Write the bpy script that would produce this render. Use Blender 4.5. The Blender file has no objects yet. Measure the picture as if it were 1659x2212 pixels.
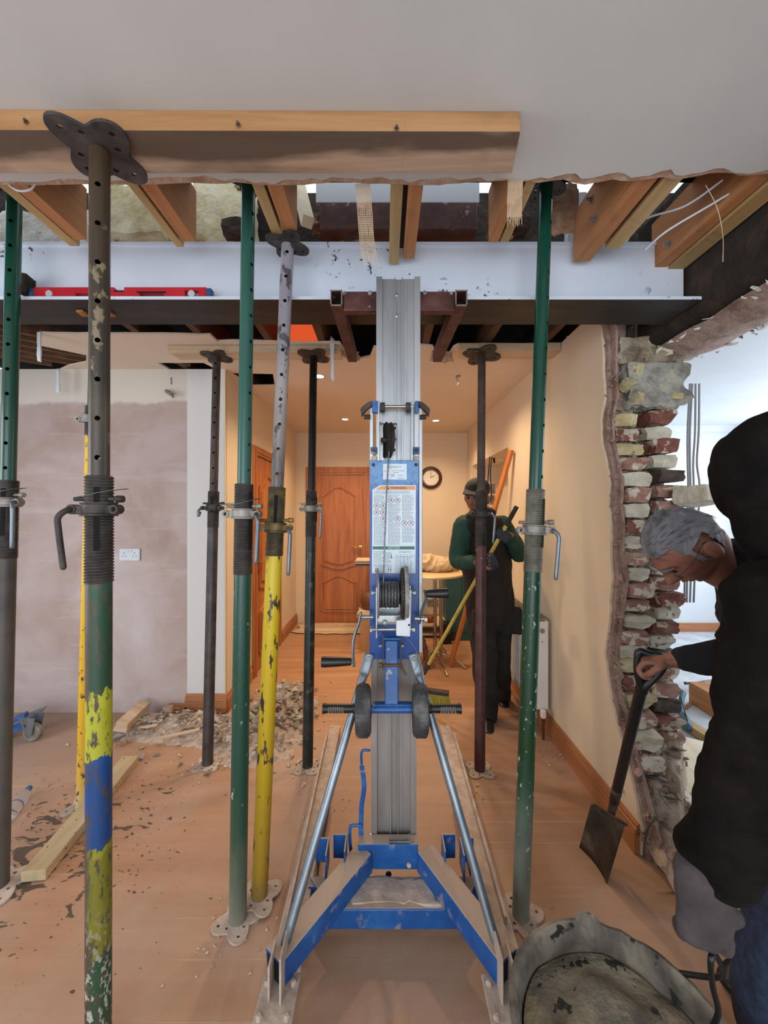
import bpy, bmesh, math, random
from mathutils import Vector, Matrix, noise
from mathutils.geometry import tessellate_polygon
random.seed(7)
V = Vector
PI = math.pi
scn = bpy.context.scene
COL = scn.collection

# ------------------------------------------------------------------ camera, world, light
CAMZ = 1.46
F = 831.0
cam_d = bpy.data.cameras.new('camera')
cam_d.sensor_fit = 'VERTICAL'; cam_d.sensor_height = 24.0
cam_d.lens = 24.0 * F / 2212.0
cam_d.clip_start = 0.02
cam = bpy.data.objects.new('camera', cam_d); COL.objects.link(cam)
cam.location = (0, 0, CAMZ); cam.rotation_euler = (PI/2, 0, 0)
scn.camera = cam

w = bpy.data.worlds.new('daylight'); scn.world = w; w.use_nodes = True
bg = w.node_tree.nodes['Background']
bg.inputs[0].default_value = (0.84, 0.92, 1.0, 1); bg.inputs[1].default_value = 1.1

def area(name, loc, rot, size, sy, power, col):
    l = bpy.data.lights.new(name, 'AREA'); l.shape = 'RECTANGLE'; l.size = size; l.size_y = sy
    l.energy = power; l.color = col
    o = bpy.data.objects.new(name, l); COL.objects.link(o); o.location = loc; o.rotation_euler = rot
    return o
# glazed doors behind the photographer, window of the room on the right, window over the hall on the left
area('garden_door_light', (-0.6, -2.6, 1.35), (PI/2, 0, 0), 3.4, 2.2, 62, (0.9, 0.95, 1.0))
area('side_room_window_light', (4.4, 3.0, 1.6), (PI/2, 0, PI/2), 2.6, 1.7, 48, (0.86, 0.93, 1.0))
area('left_window_light', (-3.3, 0.6, 1.5), (PI/2, 0, -PI/2), 1.8, 1.5, 26, (0.88, 0.94, 1.0))

vs = scn.view_settings
scn.display_settings.display_device = 'sRGB'
vs.view_transform = 'Standard'; vs.look = 'None'; vs.gamma = 1.0; vs.exposure = 0.35
vs.use_curve_mapping = False

# ------------------------------------------------------------------ helpers
def P(px, py, d): return V(((px-830.0)/F*d, d, CAMZ+(1106.0-py)/F*d))
def G(px, py, z=0.0):
    d = F*(CAMZ-z)/(py-1106.0); return P(px, py, d)
def Zp(py, d): return CAMZ+(1106.0-py)/F*d

def lin(h):
    if isinstance(h, tuple): return h
    h = h.lstrip('#'); o = []
    for i in (0, 2, 4):
        c = int(h[i:i+2], 16)/255.0
        o.append(c/12.92 if c <= 0.04045 else ((c+0.055)/1.055)**2.4)
    return (o[0], o[1], o[2], 1.0)

class Nd:
    def __init__(s, name):
        s.m = bpy.data.materials.new(name); s.m.use_nodes = True
        s.t = s.m.node_tree; s.n = s.t.nodes; s.b = s.n['Principled BSDF']
    def new(s, t, **k):
        n = s.n.new(t)
        for a, v in k.items(): setattr(n, a, v)
        return n
    def link(s, a, b): s.t.links.new(a, b)
    def coord(s, world=False, stretch=(1,1,1), rnd=False):
        if world: o = s.new('ShaderNodeNewGeometry').outputs['Position']
        else: o = s.new('ShaderNodeTexCoord').outputs['Object']
        if rnd:
            oi = s.new('ShaderNodeObjectInfo')
            ad = s.new('ShaderNodeVectorMath', operation='ADD'); s.link(o, ad.inputs[0])
            mu = s.new('ShaderNodeMath', operation='MULTIPLY'); mu.inputs[1].default_value = 37.0
            s.link(oi.outputs['Random'], mu.inputs[0]); s.link(mu.outputs[0], ad.inputs[1]); o = ad.outputs[0]
        mp = s.new('ShaderNodeMapping'); mp.inputs['Scale'].default_value = stretch
        s.link(o, mp.inputs[0]); return mp.outputs[0]
    def noise(s, vec, scale, detail=6, rough=.6, dist=0):
        n = s.new('ShaderNodeTexNoise'); n.inputs['Scale'].default_value = scale
        n.inputs['Detail'].default_value = detail; n.inputs['Roughness'].default_value = rough
        n.inputs['Distortion'].default_value = dist
        s.link(vec, n.inputs['Vector']); return n.outputs['Fac']
    def ramp(s, fac, stops, interp='LINEAR'):
        r = s.new('ShaderNodeValToRGB'); r.color_ramp.interpolation = interp
        e = r.color_ramp.elements
        while len(e) > 1: e.remove(e[-1])
        e[0].position = stops[0][0]; e[0].color = lin(stops[0][1])
        for p, c in stops[1:]:
            x = e.new(p); x.color = lin(c)
        s.link(fac, r.inputs[0]); return r.outputs[0]
    def math(s, op, a, b=None, clamp=False):
        n = s.new('ShaderNodeMath', operation=op); n.use_clamp = clamp
        for i, v in enumerate((a, b)):
            if v is None: continue
            if isinstance(v, (int, float)): n.inputs[i].default_value = v
            else: s.link(v, n.inputs[i])
        return n.outputs[0]
    def maprange(s, v, a, b, c=0.0, d=1.0):
        n = s.new('ShaderNodeMapRange')
        for i, x in enumerate((v, a, b, c, d)):
            if isinstance(x, (int, float)): n.inputs[i].default_value = x
            else: s.link(x, n.inputs[i])
        return n.outputs[0]
    def mix(s, f, a, b):
        n = s.new('ShaderNodeMix', data_type='RGBA')
        if isinstance(f, (int, float)): n.inputs[0].default_value = f
        else: s.link(f, n.inputs[0])
        for i, v in ((6, a), (7, b)):
            if isinstance(v, (str, tuple)): n.inputs[i].default_value = lin(v)
            else: s.link(v, n.inputs[i])
        return n.outputs[2]
    def sep(s, v):
        n = s.new('ShaderNodeSeparateXYZ'); s.link(v, n.inputs[0]); return n.outputs
    def out(s, col, rough=.6, metal=0, bump=None, bs=.3, bd=.01, spec=None):
        if isinstance(col, (str, tuple)): s.b.inputs['Base Color'].default_value = lin(col)
        else: s.link(col, s.b.inputs['Base Color'])
        if isinstance(rough, (int, float)): s.b.inputs['Roughness'].default_value = rough
        else: s.link(rough, s.b.inputs['Roughness'])
        s.b.inputs['Metallic'].default_value = metal
        if spec is not None: s.b.inputs['Specular IOR Level'].default_value = spec
        if bump is not None:
            b = s.new('ShaderNodeBump'); b.inputs['Strength'].default_value = bs; b.inputs['Distance'].default_value = bd
            s.link(bump, b.inputs['Height']); s.link(b.outputs[0], s.b.inputs['Normal'])
        return s.m

def mat(name, cols, scale=6, rough=.6, metal=0, bs=.3, bscale=40, bd=.004, stretch=(1,1,1), speck=None, rnd=False, spec=None, dist=0):
    s = Nd(name); v = s.coord(False, stretch, rnd)
    n = s.noise(v, scale, dist=dist); k = len(cols)
    if k == 1: c = s.ramp(n, [(0, cols[0])])
    else: c = s.ramp(n, [(.3+.4*i/(k-1), cols[i]) for i in range(k)])
    if speck:
        col, sc, th = speck
        f = s.noise(s.coord(False, stretch, rnd), sc, 3)
        f = s.maprange(f, th, th+.04)
        c = s.mix(f, c, col)
    bn = s.noise(v, bscale, 4)
    return s.out(c, rough, metal, bn, bs, bd, spec)

MATS = {}
def wood(name, cols, axis='x', scale=14, rough=.75, knots=True, bs=.25):
    st = {'x': (.06, 1, 1), 'y': (1, .06, 1), 'z': (1, 1, .06)}[axis]
    s = Nd(name); v = s.coord(False, st)
    n = s.noise(v, scale, 8, .65, .6)
    c = s.ramp(n, [(.28+.44*i/(len(cols)-1), cols[i]) for i in range(len(cols))])
    if knots:
        g = s.noise(s.coord(), 4, 5, .6, 1); c = s.mix(s.maprange(g, .6, .75, 0, .6), c, '#4a3526')
    b = s.noise(v, scale*4, 4)
    return s.out(c, rough, 0, b, bs, .003)

class MB:
    def __init__(s): s.v = []; s.f = []
    def add(s, vs, fs):
        o = len(s.v); s.v += [V(x) for x in vs]; s.f += [tuple(i+o for i in f) for f in fs]; return s
    def box(s, c, sz, R=None):
        c = V(c); h = V(sz)/2; vs = []
        for z in (-1, 1):
            for y in (-1, 1):
                for x in (-1, 1):
                    p = V((x*h.x, y*h.y, z*h.z)); vs.append(c+(R @ p if R else p))
        return s.add(vs, [(0,2,3,1),(4,5,7,6),(0,1,5,4),(2,6,7,3),(0,4,6,2),(1,3,7,5)])
    def box2(s, a, b): 
        a = V(a); b = V(b); return s.box((a+b)/2, (abs(b.x-a.x), abs(b.y-a.y), abs(b.z-a.z)))
    def beam(s, a, b, w_, h_, up=(0,0,1)):
        a = V(a); b = V(b); y = (b-a); L = y.length; y.normalize()
        x = y.cross(V(up)).normalized(); z = x.cross(y)
        R = Matrix((x, y, z)).transposed()
        return s.box((a+b)/2, (w_, L, h_), R)
    def tube(s, a, b, r, n=16, r2=None, cap=True):
        return s.lathe([(r, 0), (r if r2 is None else r2, (V(b)-V(a)).length)], a, V(b)-V(a), n, cap)
    def lathe(s, prof, o, d, n=24, cap=True, closed=False):
        o = V(o); d = V(d).normalized()
        u = d.cross(V((0,1,0)) if abs(d.y) < .9 else V((1,0,0))).normalized(); w_ = d.cross(u)
        vs = []; fs = []
        for r, h in prof:
            for i in range(n):
                t = 2*PI*i/n; vs.append(o+d*h+(u*math.cos(t)+w_*math.sin(t))*r)
        m = len(prof)
        for j in range(m-1+(1 if closed else 0)):
            for i in range(n):
                a = j*n+i; b = j*n+(i+1) % n; k = (j+1) % m
                fs.append((a, b, k*n+(i+1) % n, k*n+i))
        if cap and not closed:
            fs.append(tuple(reversed(range(n)))); fs.append(tuple(range((m-1)*n, m*n)))
        return s.add(vs, fs)
    def ring(s, o, d, R_, r, n=24, m=8):
        return s.lathe([(R_+r*math.cos(2*PI*k/m), r*math.sin(2*PI*k/m)) for k in range(m)], o, d, n, False, True)
    def sweep(s, pts, rad, n=12, sub=6, ax=None, cap=True):
        # rounded tube through pts; rad: number, list of numbers or list of (ru, rw) with ax = direction of ru
        pts = [V(p) for p in pts]; m = len(pts)
        if not isinstance(rad, (list, tuple)): rad = [rad]*m
        rad = [r if isinstance(r, tuple) else (r, r) for r in rad]
        P_, R_ = [], []
        for i in range(m-1):
            p0 = pts[max(i-1, 0)]; p1 = pts[i]; p2 = pts[i+1]; p3 = pts[min(i+2, m-1)]
            for k in range(sub+(1 if i == m-2 else 0)):
                t = k/sub
                P_.append(.5*((2*p1)+(p2-p0)*t+(2*p0-5*p1+4*p2-p3)*t*t+(3*p1-p0-3*p2+p3)*t**3))
                e = t*t*(3-2*t)
                R_.append((rad[i][0]*(1-e)+rad[i+1][0]*e, rad[i][1]*(1-e)+rad[i+1][1]*e))
        if cap:  # round ends
            for end in (0, 1):
                p = P_[0] if end == 0 else P_[-1]; q = P_[1] if end == 0 else P_[-2]; r = R_[0] if end == 0 else R_[-1]
                d = (p-q).normalized(); mm = min(r); ex = []
                for a in (30, 60, 85):
                    a = math.radians(a); ex.append((p+d*mm*math.sin(a), (r[0]*math.cos(a), r[1]*math.cos(a))))
                if end == 0:
                    P_ = [e[0] for e in reversed(ex)]+P_; R_ = [e[1] for e in reversed(ex)]+R_
                else:
                    P_ += [e[0] for e in ex]; R_ += [e[1] for e in ex]
        vs = []; u = V(ax) if ax else None
        for i, p in enumerate(P_):
            d = (P_[min(i+1, len(P_)-1)]-P_[max(i-1, 0)]).normalized()
            if u is None: u = d.cross(V((0,0,1)) if abs(d.z) < .9 else V((1,0,0)))
            uu = (u-d*u.dot(d)).normalized(); 
            if not ax: u = uu
            w_ = d.cross(uu)
            for k in range(n):
                t = 2*PI*k/n; vs.append(p+uu*math.cos(t)*R_[i][0]+w_*math.sin(t)*R_[i][1])
        fs = []
        for j in range(len(P_)-1):
            for i in range(n): fs.append((j*n+i, j*n+(i+1) % n, (j+1)*n+(i+1) % n, (j+1)*n+i))
        fs.append(tuple(reversed(range(n)))); fs.append(tuple(range((len(P_)-1)*n, len(P_)*n)))
        return s.add(vs, fs)
    def prism(s, pts, vec):
        pts = [V(p) for p in pts]; n = len(pts); vec = V(vec)
        nrm = V((0,0,0))
        for i in range(n): nrm += pts[i].cross(pts[(i+1) % n])
        if nrm.dot(vec) > 0: pts = pts[::-1]
        return s.add(pts+[p+vec for p in pts], [tuple(range(n)), tuple(reversed(range(n, 2*n)))]+[(i, i+n, (i+1) % n+n, (i+1) % n) for i in range(n)])
    def ball(s, c, r, R=None, n=16, m=10):
        c = V(c); r = V(r) if isinstance(r, (tuple, list, Vector)) else V((r, r, r)); vs = []; fs = []
        for j in range(1, m):
            a = PI*j/m
            for i in range(n):
                t = 2*PI*i/n; p = V((r.x*math.sin(a)*math.cos(t), r.y*math.sin(a)*math.sin(t), r.z*math.cos(a)))
                vs.append(c+(R @ p if R else p))
        tz = V((0,0,r.z)); vs += [c+(R @ tz if R else tz), c-(R @ tz if R else tz)]; T_ = len(vs)-2
        for j in range(m-2):
            for i in range(n): fs.append((j*n+i, (j+1)*n+i, (j+1)*n+(i+1) % n, j*n+(i+1) % n))
        for i in range(n):
            fs.append((T_, i, (i+1) % n)); fs.append((T_+1, (m-2)*n+(i+1) % n, (m-2)*n+i))
        return s.add(vs, fs)

ORI = {}
def mesh_of(name, mb, m, smooth, loc=V((0,0,0))):
    me = bpy.data.meshes.new(name)
    me.from_pydata([tuple(v-loc) for v in mb.v], [], mb.f); me.update()
    if m: me.materials.append(m)
    if smooth:
        me.polygons.foreach_set('use_smooth', [True]*len(me.polygons))
        me.set_sharp_from_angle(angle=math.radians(smooth if smooth is not True else 38))
    return me
def obj(name, mb, m, parent=None, smooth=True, bev=0, loc=None, label=None):
    base = ORI.get(parent.name, V((0,0,0))) if parent else V((0,0,0))
    l = V(loc) if loc is not None else base
    if isinstance(mb, MB): me = mesh_of(name, mb, m, smooth, l)
    else: me = mb
    o = bpy.data.objects.new(name, me); COL.objects.link(o)
    if parent: o.parent = parent
    o.location = l-base; ORI[o.name] = l.copy()
    if bev:
        b = o.modifiers.new('bevel', 'BEVEL'); b.width = bev; b.segments = 2; b.limit_method = 'ANGLE'; b.harden_normals = False
    if label: o['label'] = label
    return o
def thing(name, label, cat, loc=(0,0,0), group=None):
    o = bpy.data.objects.new(name, None); COL.objects.link(o); o.location = loc; o.empty_display_size = .1
    o['label'] = label; o['category'] = cat
    if group: o['group'] = group
    ORI[o.name] = V(loc); return o
def tag(o, label, cat, group=None):
    o['label'] = label; o['category'] = cat
    if group: o['group'] = group
    return o
def struct(o, label=None):
    o['kind'] = 'structure'
    if label: o['label'] = label
    return o
def evaluated(mb, mods, name='tmp'):
    me = bpy.data.meshes.new(name); me.from_pydata([tuple(v) for v in mb.v], [], mb.f); me.update()
    o = bpy.data.objects.new(name, me); COL.objects.link(o)
    for f in mods: f(o)
    dg = bpy.context.evaluated_depsgraph_get()
    r = bpy.data.meshes.new_from_object(o.evaluated_get(dg))
    out = MB(); out.v = [v.co.copy() for v in r.vertices]; out.f = [tuple(p.vertices) for p in r.polygons]
    bpy.data.objects.remove(o); bpy.data.meshes.remove(me); bpy.data.meshes.remove(r)
    return out
def fuse(mb, voxel, it=3, folds=0, fs=9.0, stretch=(1,1,.5)):
    def a(o):
        m = o.modifiers.new('r', 'REMESH'); m.mode = 'VOXEL'; m.voxel_size = voxel
        if it:
            k = o.modifiers.new('s', 'SMOOTH'); k.iterations = it; k.factor = .5
    r = evaluated(mb, [a])
    if folds:
        me = bpy.data.meshes.new('t'); me.from_pydata([tuple(v) for v in r.v], [], r.f); me.update()
        for i, v in enumerate(me.vertices):
            q = V((v.co.x*stretch[0], v.co.y*stretch[1], v.co.z*stretch[2]))*fs
            k = 1-abs(noise.noise(q))*2.2
            k2 = noise.noise(q*3.1)
            r.v[i] = v.co+v.normal*folds*(k*.9+k2*.4)
        bpy.data.meshes.remove(me)
    return r
def boolean(mb, cut):
    cm = bpy.data.meshes.new('c'); cm.from_pydata([tuple(v) for v in cut.v], [], cut.f); cm.update()
    co = bpy.data.objects.new('c', cm); COL.objects.link(co)
    def a(o):
        m = o.modifiers.new('b', 'BOOLEAN'); m.operation = 'DIFFERENCE'; m.object = co; m.solver = 'EXACT'
    r = evaluated(mb, [a]); bpy.data.objects.remove(co); bpy.data.meshes.remove(cm); return r
def poly_sheet(outer, holes, thick_vec):
    """flat sheet with holes and ragged edges, given as world points, extruded by thick_vec"""
    loops = [[V(p) for p in outer]]+[[V(p) for p in h] for h in holes]
    tris = tessellate_polygon(loops); mb = MB(); flat = [p for l in loops for p in l]; n = len(flat); t = V(thick_vec)
    fs = []
    for a, b, c in tris:
        nn = (flat[b]-flat[a]).cross(flat[c]-flat[a])
        if nn.dot(t) > 0: a, c = c, a
        fs.append((a, b, c)); fs.append((c+n, b+n, a+n))
    o = 0
    for l in loops:
        for i in range(len(l)):
            j = (i+1) % len(l); fs.append((o+i, o+j, o+j+n, o+i+n))
        o += len(l)
    mb.add(flat+[p+t for p in flat], fs); return mb
def ragged(a, b, n, amp, seed, ax, smooth=.5):
    a = V(a); b = V(b); r = random.Random(seed); out = []; ax = V(ax)
    for i in range(n+1):
        t = i/n; k = noise.noise(V((t*n*.21, seed*3.3, 0)))*2*amp+(r.random()-.5)*amp*smooth
        out.append(a.lerp(b, t)+ax*(k if 0 < i < n else 0))
    return out
def text(body, size, loc, m, parent, name='lettering', ext=.0004, align='CENTER', rot=(PI/2, 0, 0)):
    c = bpy.data.curves.new('t', 'FONT'); c.body = body; c.size = size; c.extrude = ext; c.align_x = align; c.align_y = 'CENTER'; c.resolution_u = 2
    o = bpy.data.objects.new('t', c); COL.objects.link(o)
    dg = bpy.context.evaluated_depsgraph_get(); me = bpy.data.meshes.new_from_object(o.evaluated_get(dg))
    bpy.data.objects.remove(o); bpy.data.curves.remove(c)
    me.name = name; me.materials.clear(); me.materials.append(m)
    q = bpy.data.objects.new(name, me); COL.objects.link(q); q.parent = parent
    q.location = V(loc)-ORI[parent.name]; q.rotation_euler = rot; return q
def chunk(r, n=12, flat=1.0, seed=0):
    rr = random.Random(seed); bm = bmesh.new()
    for i in range(n):
        d = V((rr.gauss(0,1), rr.gauss(0,1), rr.gauss(0,1))).normalized()
        bm.verts.new((d.x*r*rr.uniform(.75,1.2), d.y*r*rr.uniform(.6,1.0), d.z*r*flat*rr.uniform(.7,1.0)))
    res = bmesh.ops.convex_hull(bm, input=bm.verts)
    for g in list({e for e in res['geom_interior']+res['geom_unused'] if isinstance(e, bmesh.types.BMVert)}): bm.verts.remove(g)
    bm.verts.index_update(); mb = MB(); mb.v = [v.co.copy() for v in bm.verts]; mb.f = [tuple(v.index for v in f.verts) for f in bm.faces]; bm.free()
    return mb
# ------------------------------------------------------------------ materials
M = {}
def plaster_pink():
    s = Nd('skim_plaster'); v = s.coord(True); n = s.noise(v, 1.6, 8, .6, .4)
    c = s.ramp(n, [(.3, '#a98f86'), (.5, '#bba8a2'), (.68, '#cabfbe')])
    st = s.noise(s.coord(True, (.5, 1, 5)), 3, 6); c = s.mix(s.maprange(st, .55, .75, 0, .35), c, '#d6cecb')
    z = s.sep(v)[2]
    zz = s.math('ADD', z, s.math('MULTIPLY', s.noise(s.coord(True, (1, 1, .5)), 5, 5), .12))
    c = s.mix(s.maprange(zz, 2.30, 2.325), c, '#d3cabe')
    x = s.sep(v)[0]
    c = s.mix(s.maprange(x, -1.435, -1.43), c, '#d9d6d3')
    return s.out(c, .8, 0, s.noise(v, 12, 6), .25, .006)
M['pink'] = plaster_pink()
M['ceil'] = mat('ceiling_paint', ['#bfbdba', '#c6c4c1'], 3, .85, bs=.12, bscale=60, bd=.002)
M['cream'] = mat('cream_wall_paint', ['#dcc7aa', '#e0ccb0'], 2, .75, bs=.1, bscale=50, bd=.002)
M['hallceil'] = mat('hall_ceiling_paint', ['#dcc9b4', '#e0cebb'], 2, .85, bs=.1)
M['white'] = mat('white_paint', ['#cdd3da', '#d6dbe1'], 2, .6, bs=.08)
M['torn'] = mat('torn_plasterboard_core', ['#9b7a62', '#b8957a', '#c9b6a4'], 18, .95, bs=.9, bscale=60, bd=.01)
M['oldplaster'] = mat('old_brown_plaster', ['#6f564a', '#957a6c', '#a98f83', '#8b7264'], 9, .95, bs=1, bscale=30, bd=.02)
M['mortar'] = mat('lime_mortar', ['#4c4238', '#857560', '#a5977f', '#c4bbaa'], 14, .95, bs=1, bscale=35, bd=.025)
M['dirt'] = mat('dirty_timber_and_gap_shade', ['#191411', '#2b221b', '#463628'], 6, .95, bs=.8, bscale=25, bd=.02)
M['voidbrick'] = mat('painted_rough_brick', ['#b9b2a2', '#d6d3ca', '#e2e1dc'], 10, .9, bs=1, bscale=22, bd=.03, speck=('#39342f', 9, .64))
M['foam'] = mat('cream_foam_insulation', ['#cdbb8c', '#e6dab4', '#f1e9d4'], 8, .9, bs=.8, bscale=18, bd=.02, speck=('#544632', 7, .66))
M['joist'] = wood('joist_timber', ['#8a5430', '#b07647', '#c08a5c'], 'y', 12)
M['batten'] = wood('batten_timber', ['#8f7148', '#b0905f', '#c2a577'], 'y', 14)
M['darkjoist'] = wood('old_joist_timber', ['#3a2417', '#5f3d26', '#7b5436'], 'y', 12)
M['header'] = wood('header_timber', ['#8b6a4c', '#b08b66', '#c9a582', '#d4b593'], 'x', 16)
M['plank'] = wood('rough_sawn_plank', ['#a98e72', '#c8ad8e', '#d8c3a6'], 'x', 16)
M['pale'] = wood('planed_softwood', ['#c9b697', '#ddcdb0', '#e6dac2'], 'y', 12, knots=False)
M['oak'] = wood('oak_veneer', ['#8a4c22', '#a55f2e', '#b56f3a', '#c17d47'], 'z', 20, .45, False, .1)
M['oaky'] = wood('oak_skirting', ['#8e5a36', '#a86d45', '#b87f57'], 'y', 18, .5, False, .15)
M['oakx'] = wood('oak_skirting_front', ['#8e5a36', '#a86d45', '#b87f57'], 'x', 18, .5, False, .15)
def steel_white():
    s = Nd('white_primed_steel'); v = s.coord(True); n = s.noise(v, 2, 5)
    c = s.ramp(n, [(.3, '#ccd6e6'), (.7, '#dde4ef')])
    d = s.noise(v, 30, 3); r = s.noise(v, 2.2, 2)
    f = s.math('MULTIPLY', s.maprange(d, .62, .66), s.maprange(r, .55, .62)); c = s.mix(f, c, '#3a3a3c')
    return s.out(c, .35, 0, n, .05, .002)
M['beamw'] = steel_white()
M['beamd'] = mat('mill_scale_steel', ['#1d1a18', '#2b2725', '#3a3431'], 12, .5, .4, bs=.3, stretch=(.2, 1, 1))
M['forkred'] = mat('red_oxide_steel', ['#3d2320', '#56322d', '#6a4540'], 12, .6, .2, bs=.2, speck=('#9b8279', 22, .66))
M['alu'] = mat('dusty_aluminium', ['#8f9296', '#a9acb0', '#bbbdc0'], 8, .42, .7, bs=.1, stretch=(1, 1, .15), speck=('#54565a', 30, .68))
M['alulow'] = mat('dusty_aluminium_low', ['#7f7b7a', '#98928e', '#a8a29d'], 8, .55, .55, bs=.1, stretch=(1, 1, .2), speck=('#4e4b49', 26, .69))
def dustblue(name, dust):
    s = Nd(name); v = s.coord(True); n = s.noise(v, 9, 6)
    c = s.ramp(n, [(.3, '#10437f'), (.55, '#165294'), (.75, '#2f69a4')])
    g = s.new('ShaderNodeNewGeometry'); nz = s.sep(g.outputs['Normal'])[2]
    f = s.maprange(s.math('ADD', s.math('MULTIPLY', nz, .9), s.noise(v, 14, 5)), 1.0, 1.2)
    f2 = s.maprange(s.noise(v, 16, 5), .6, .72, 0, dust)
    c = s.mix(s.math('MAXIMUM', f, f2), c, '#ab9584')
    return s.out(c, s.maprange(f, 0, 1, .4, .9), 0, s.noise(v, 40, 4), .3, .004)
M['blue'] = dustblue('dusty_blue_paint', .75)
def blueplate():
    s = Nd('blue_mast_plate'); v = s.coord(True)
    z = s.sep(v)[2]; n = s.noise(v, 16, 5, .6, 1.5)
    c = s.ramp(n, [(.35, '#0a3f85'), (.6, '#0e4a97')])
    c2 = s.ramp(n, [(.35, '#3a73ae'), (.5, '#578dc0'), (.65, '#285f9e')])
    c = s.mix(s.maprange(z, 1.52, 1.58), c, c2)
    return s.out(c, .3)
M['blueplate'] = blueplate()
M['blueplain'] = mat('blue_enamel', ['#134888', '#1a5496', '#3f74ae'], 14, .4, bs=.1, speck=('#9c9188', 20, .67))
M['galv'] = mat('galvanised_tube', ['#59626b', '#7d8790', '#97a0a8'], 10, .4, .75, bs=.2, stretch=(1, 1, .3), speck=('#3c3f42', 25, .68))
M['zinc'] = mat('zinc_plate', ['#8f9394', '#a9adaf', '#b9bcbc'], 14, .35, .8, bs=.08)
M['silverpaint'] = mat('silver_painted_bracket', ['#c3c7cc', '#d0d3d8'], 5, .5, .3, bs=.05)
M['rustbolt'] = mat('rusty_bolt', ['#4a3a32', '#6b5546', '#5a4a42'], 40, .8, .4, bs=.5)
M['iron'] = mat('dark_cast_iron', ['#2e2a29', '#48423f', '#5c5551'], 16, .6, .5, bs=.4)
M['castgrey'] = mat('pale_cast_steel', ['#6f6a64', '#908b84', '#aaa59d'], 20, .55, .4, bs=.4)
M['rubber'] = mat('dusty_rubber', ['#2a2a2b', '#3c3c3e', '#6d6a67'], 14, .8, bs=.5, bscale=60)
M['black'] = mat('black_plastic', ['#0d0d0f', '#17171a'], 10, .4, bs=.1)
M['holes'] = mat('hole_shadow', ['#050505'], 10, .9)
M['print'] = mat('printed_black', ['#1c1c1e'], 10, .7, bs=0)
M['printgrey'] = mat('printed_small_text', ['#566068', '#8b98a2'], 90, .7, bs=0)
M['printred'] = mat('printed_red', ['#8c3434'], 10, .7, bs=0)
M['labelwhite'] = mat('label_white', ['#c6d6e2', '#cfdce6'], 6, .35, bs=0, speck=('#6c7780', 34, .73))
M['labelorange'] = mat('label_orange', ['#d48a4c', '#dd9d63'], 12, .4, bs=0)
M['labelgreen'] = mat('label_green', ['#1d6355'], 6, .4, bs=0)
M['wire'] = mat('wire_rope', ['#4a4b4d', '#77797b', '#8f9193'], 120, .5, .7, bs=.5)
M['orange'] = mat('orange_tarpaulin', ['#e83a16', '#ff5a28'], 5, .5, bs=.2)
M['dust'] = mat('pale_dust', ['#a38f80', '#b5a294', '#c5b6a8'], 20, .95, bs=.6, bscale=60)
M['leather'] = mat('brown_cover', ['#5a3722', '#6e472e'], 6, .5)
M['card'] = mat('cardboard', ['#a67c52', '#b78d62'], 6, .85)
M['teal'] = mat('teal_cabinet_paint', ['#254c4a', '#2c5654'], 3, .5)
M['chrome'] = mat('chrome_tube', ['#b7a893'], 3, .15, .95, bs=0)
M['brass'] = mat('brass_lever', ['#c79a4e'], 3, .25, .9, bs=0)
M['copper'] = mat('copper_pipe', ['#5a3029', '#7a4234'], 12, .5, .5)
M['radwhite'] = mat('radiator_enamel', ['#ddd8d2', '#e4e0db'], 4, .4, bs=.05)
M['flesh'] = mat('skin_tone', ['#6f4638', '#855646', '#986a59'], 12, .55, bs=.2, bscale=140, bd=.002)
M['jacket'] = mat('black_fleece', ['#0f0e10', '#17161a'], 25, .95, bs=.5, bscale=220, bd=.002)
M['hoodie'] = mat('dark_brown_fleece', ['#0b0908', '#120f0d', '#1b1714'], 12, .95, spec=.15, bs=.6, bscale=260, bd=.002)
M['vest'] = mat('black_quilted_vest', ['#16110f', '#201916'], 12, .8, bs=.3)
M['green_shirt'] = mat('dark_green_sleeve', ['#0f3228', '#174336'], 10, .8, bs=.3)
M['trousers'] = mat('charcoal_work_trousers', ['#15130f', '#201d1a', '#2a2623'], 10, .9, bs=.4)
M['denim'] = mat('dark_blue_denim', ['#111a2b', '#1c2940', '#26344e'], 60, .9, bs=.4)
M['glove'] = mat('grey_knit_glove', ['#352e30', '#433b3d', '#524a4b'], 10, .95, bs=.7, bscale=300, bd=.002)
M['hair'] = mat('grey_hair', ['#4c494b', '#716f73', '#9a999e'], 16, .7, bs=.5, bscale=120, stretch=(1, 1, .25), bd=.006)
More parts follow.
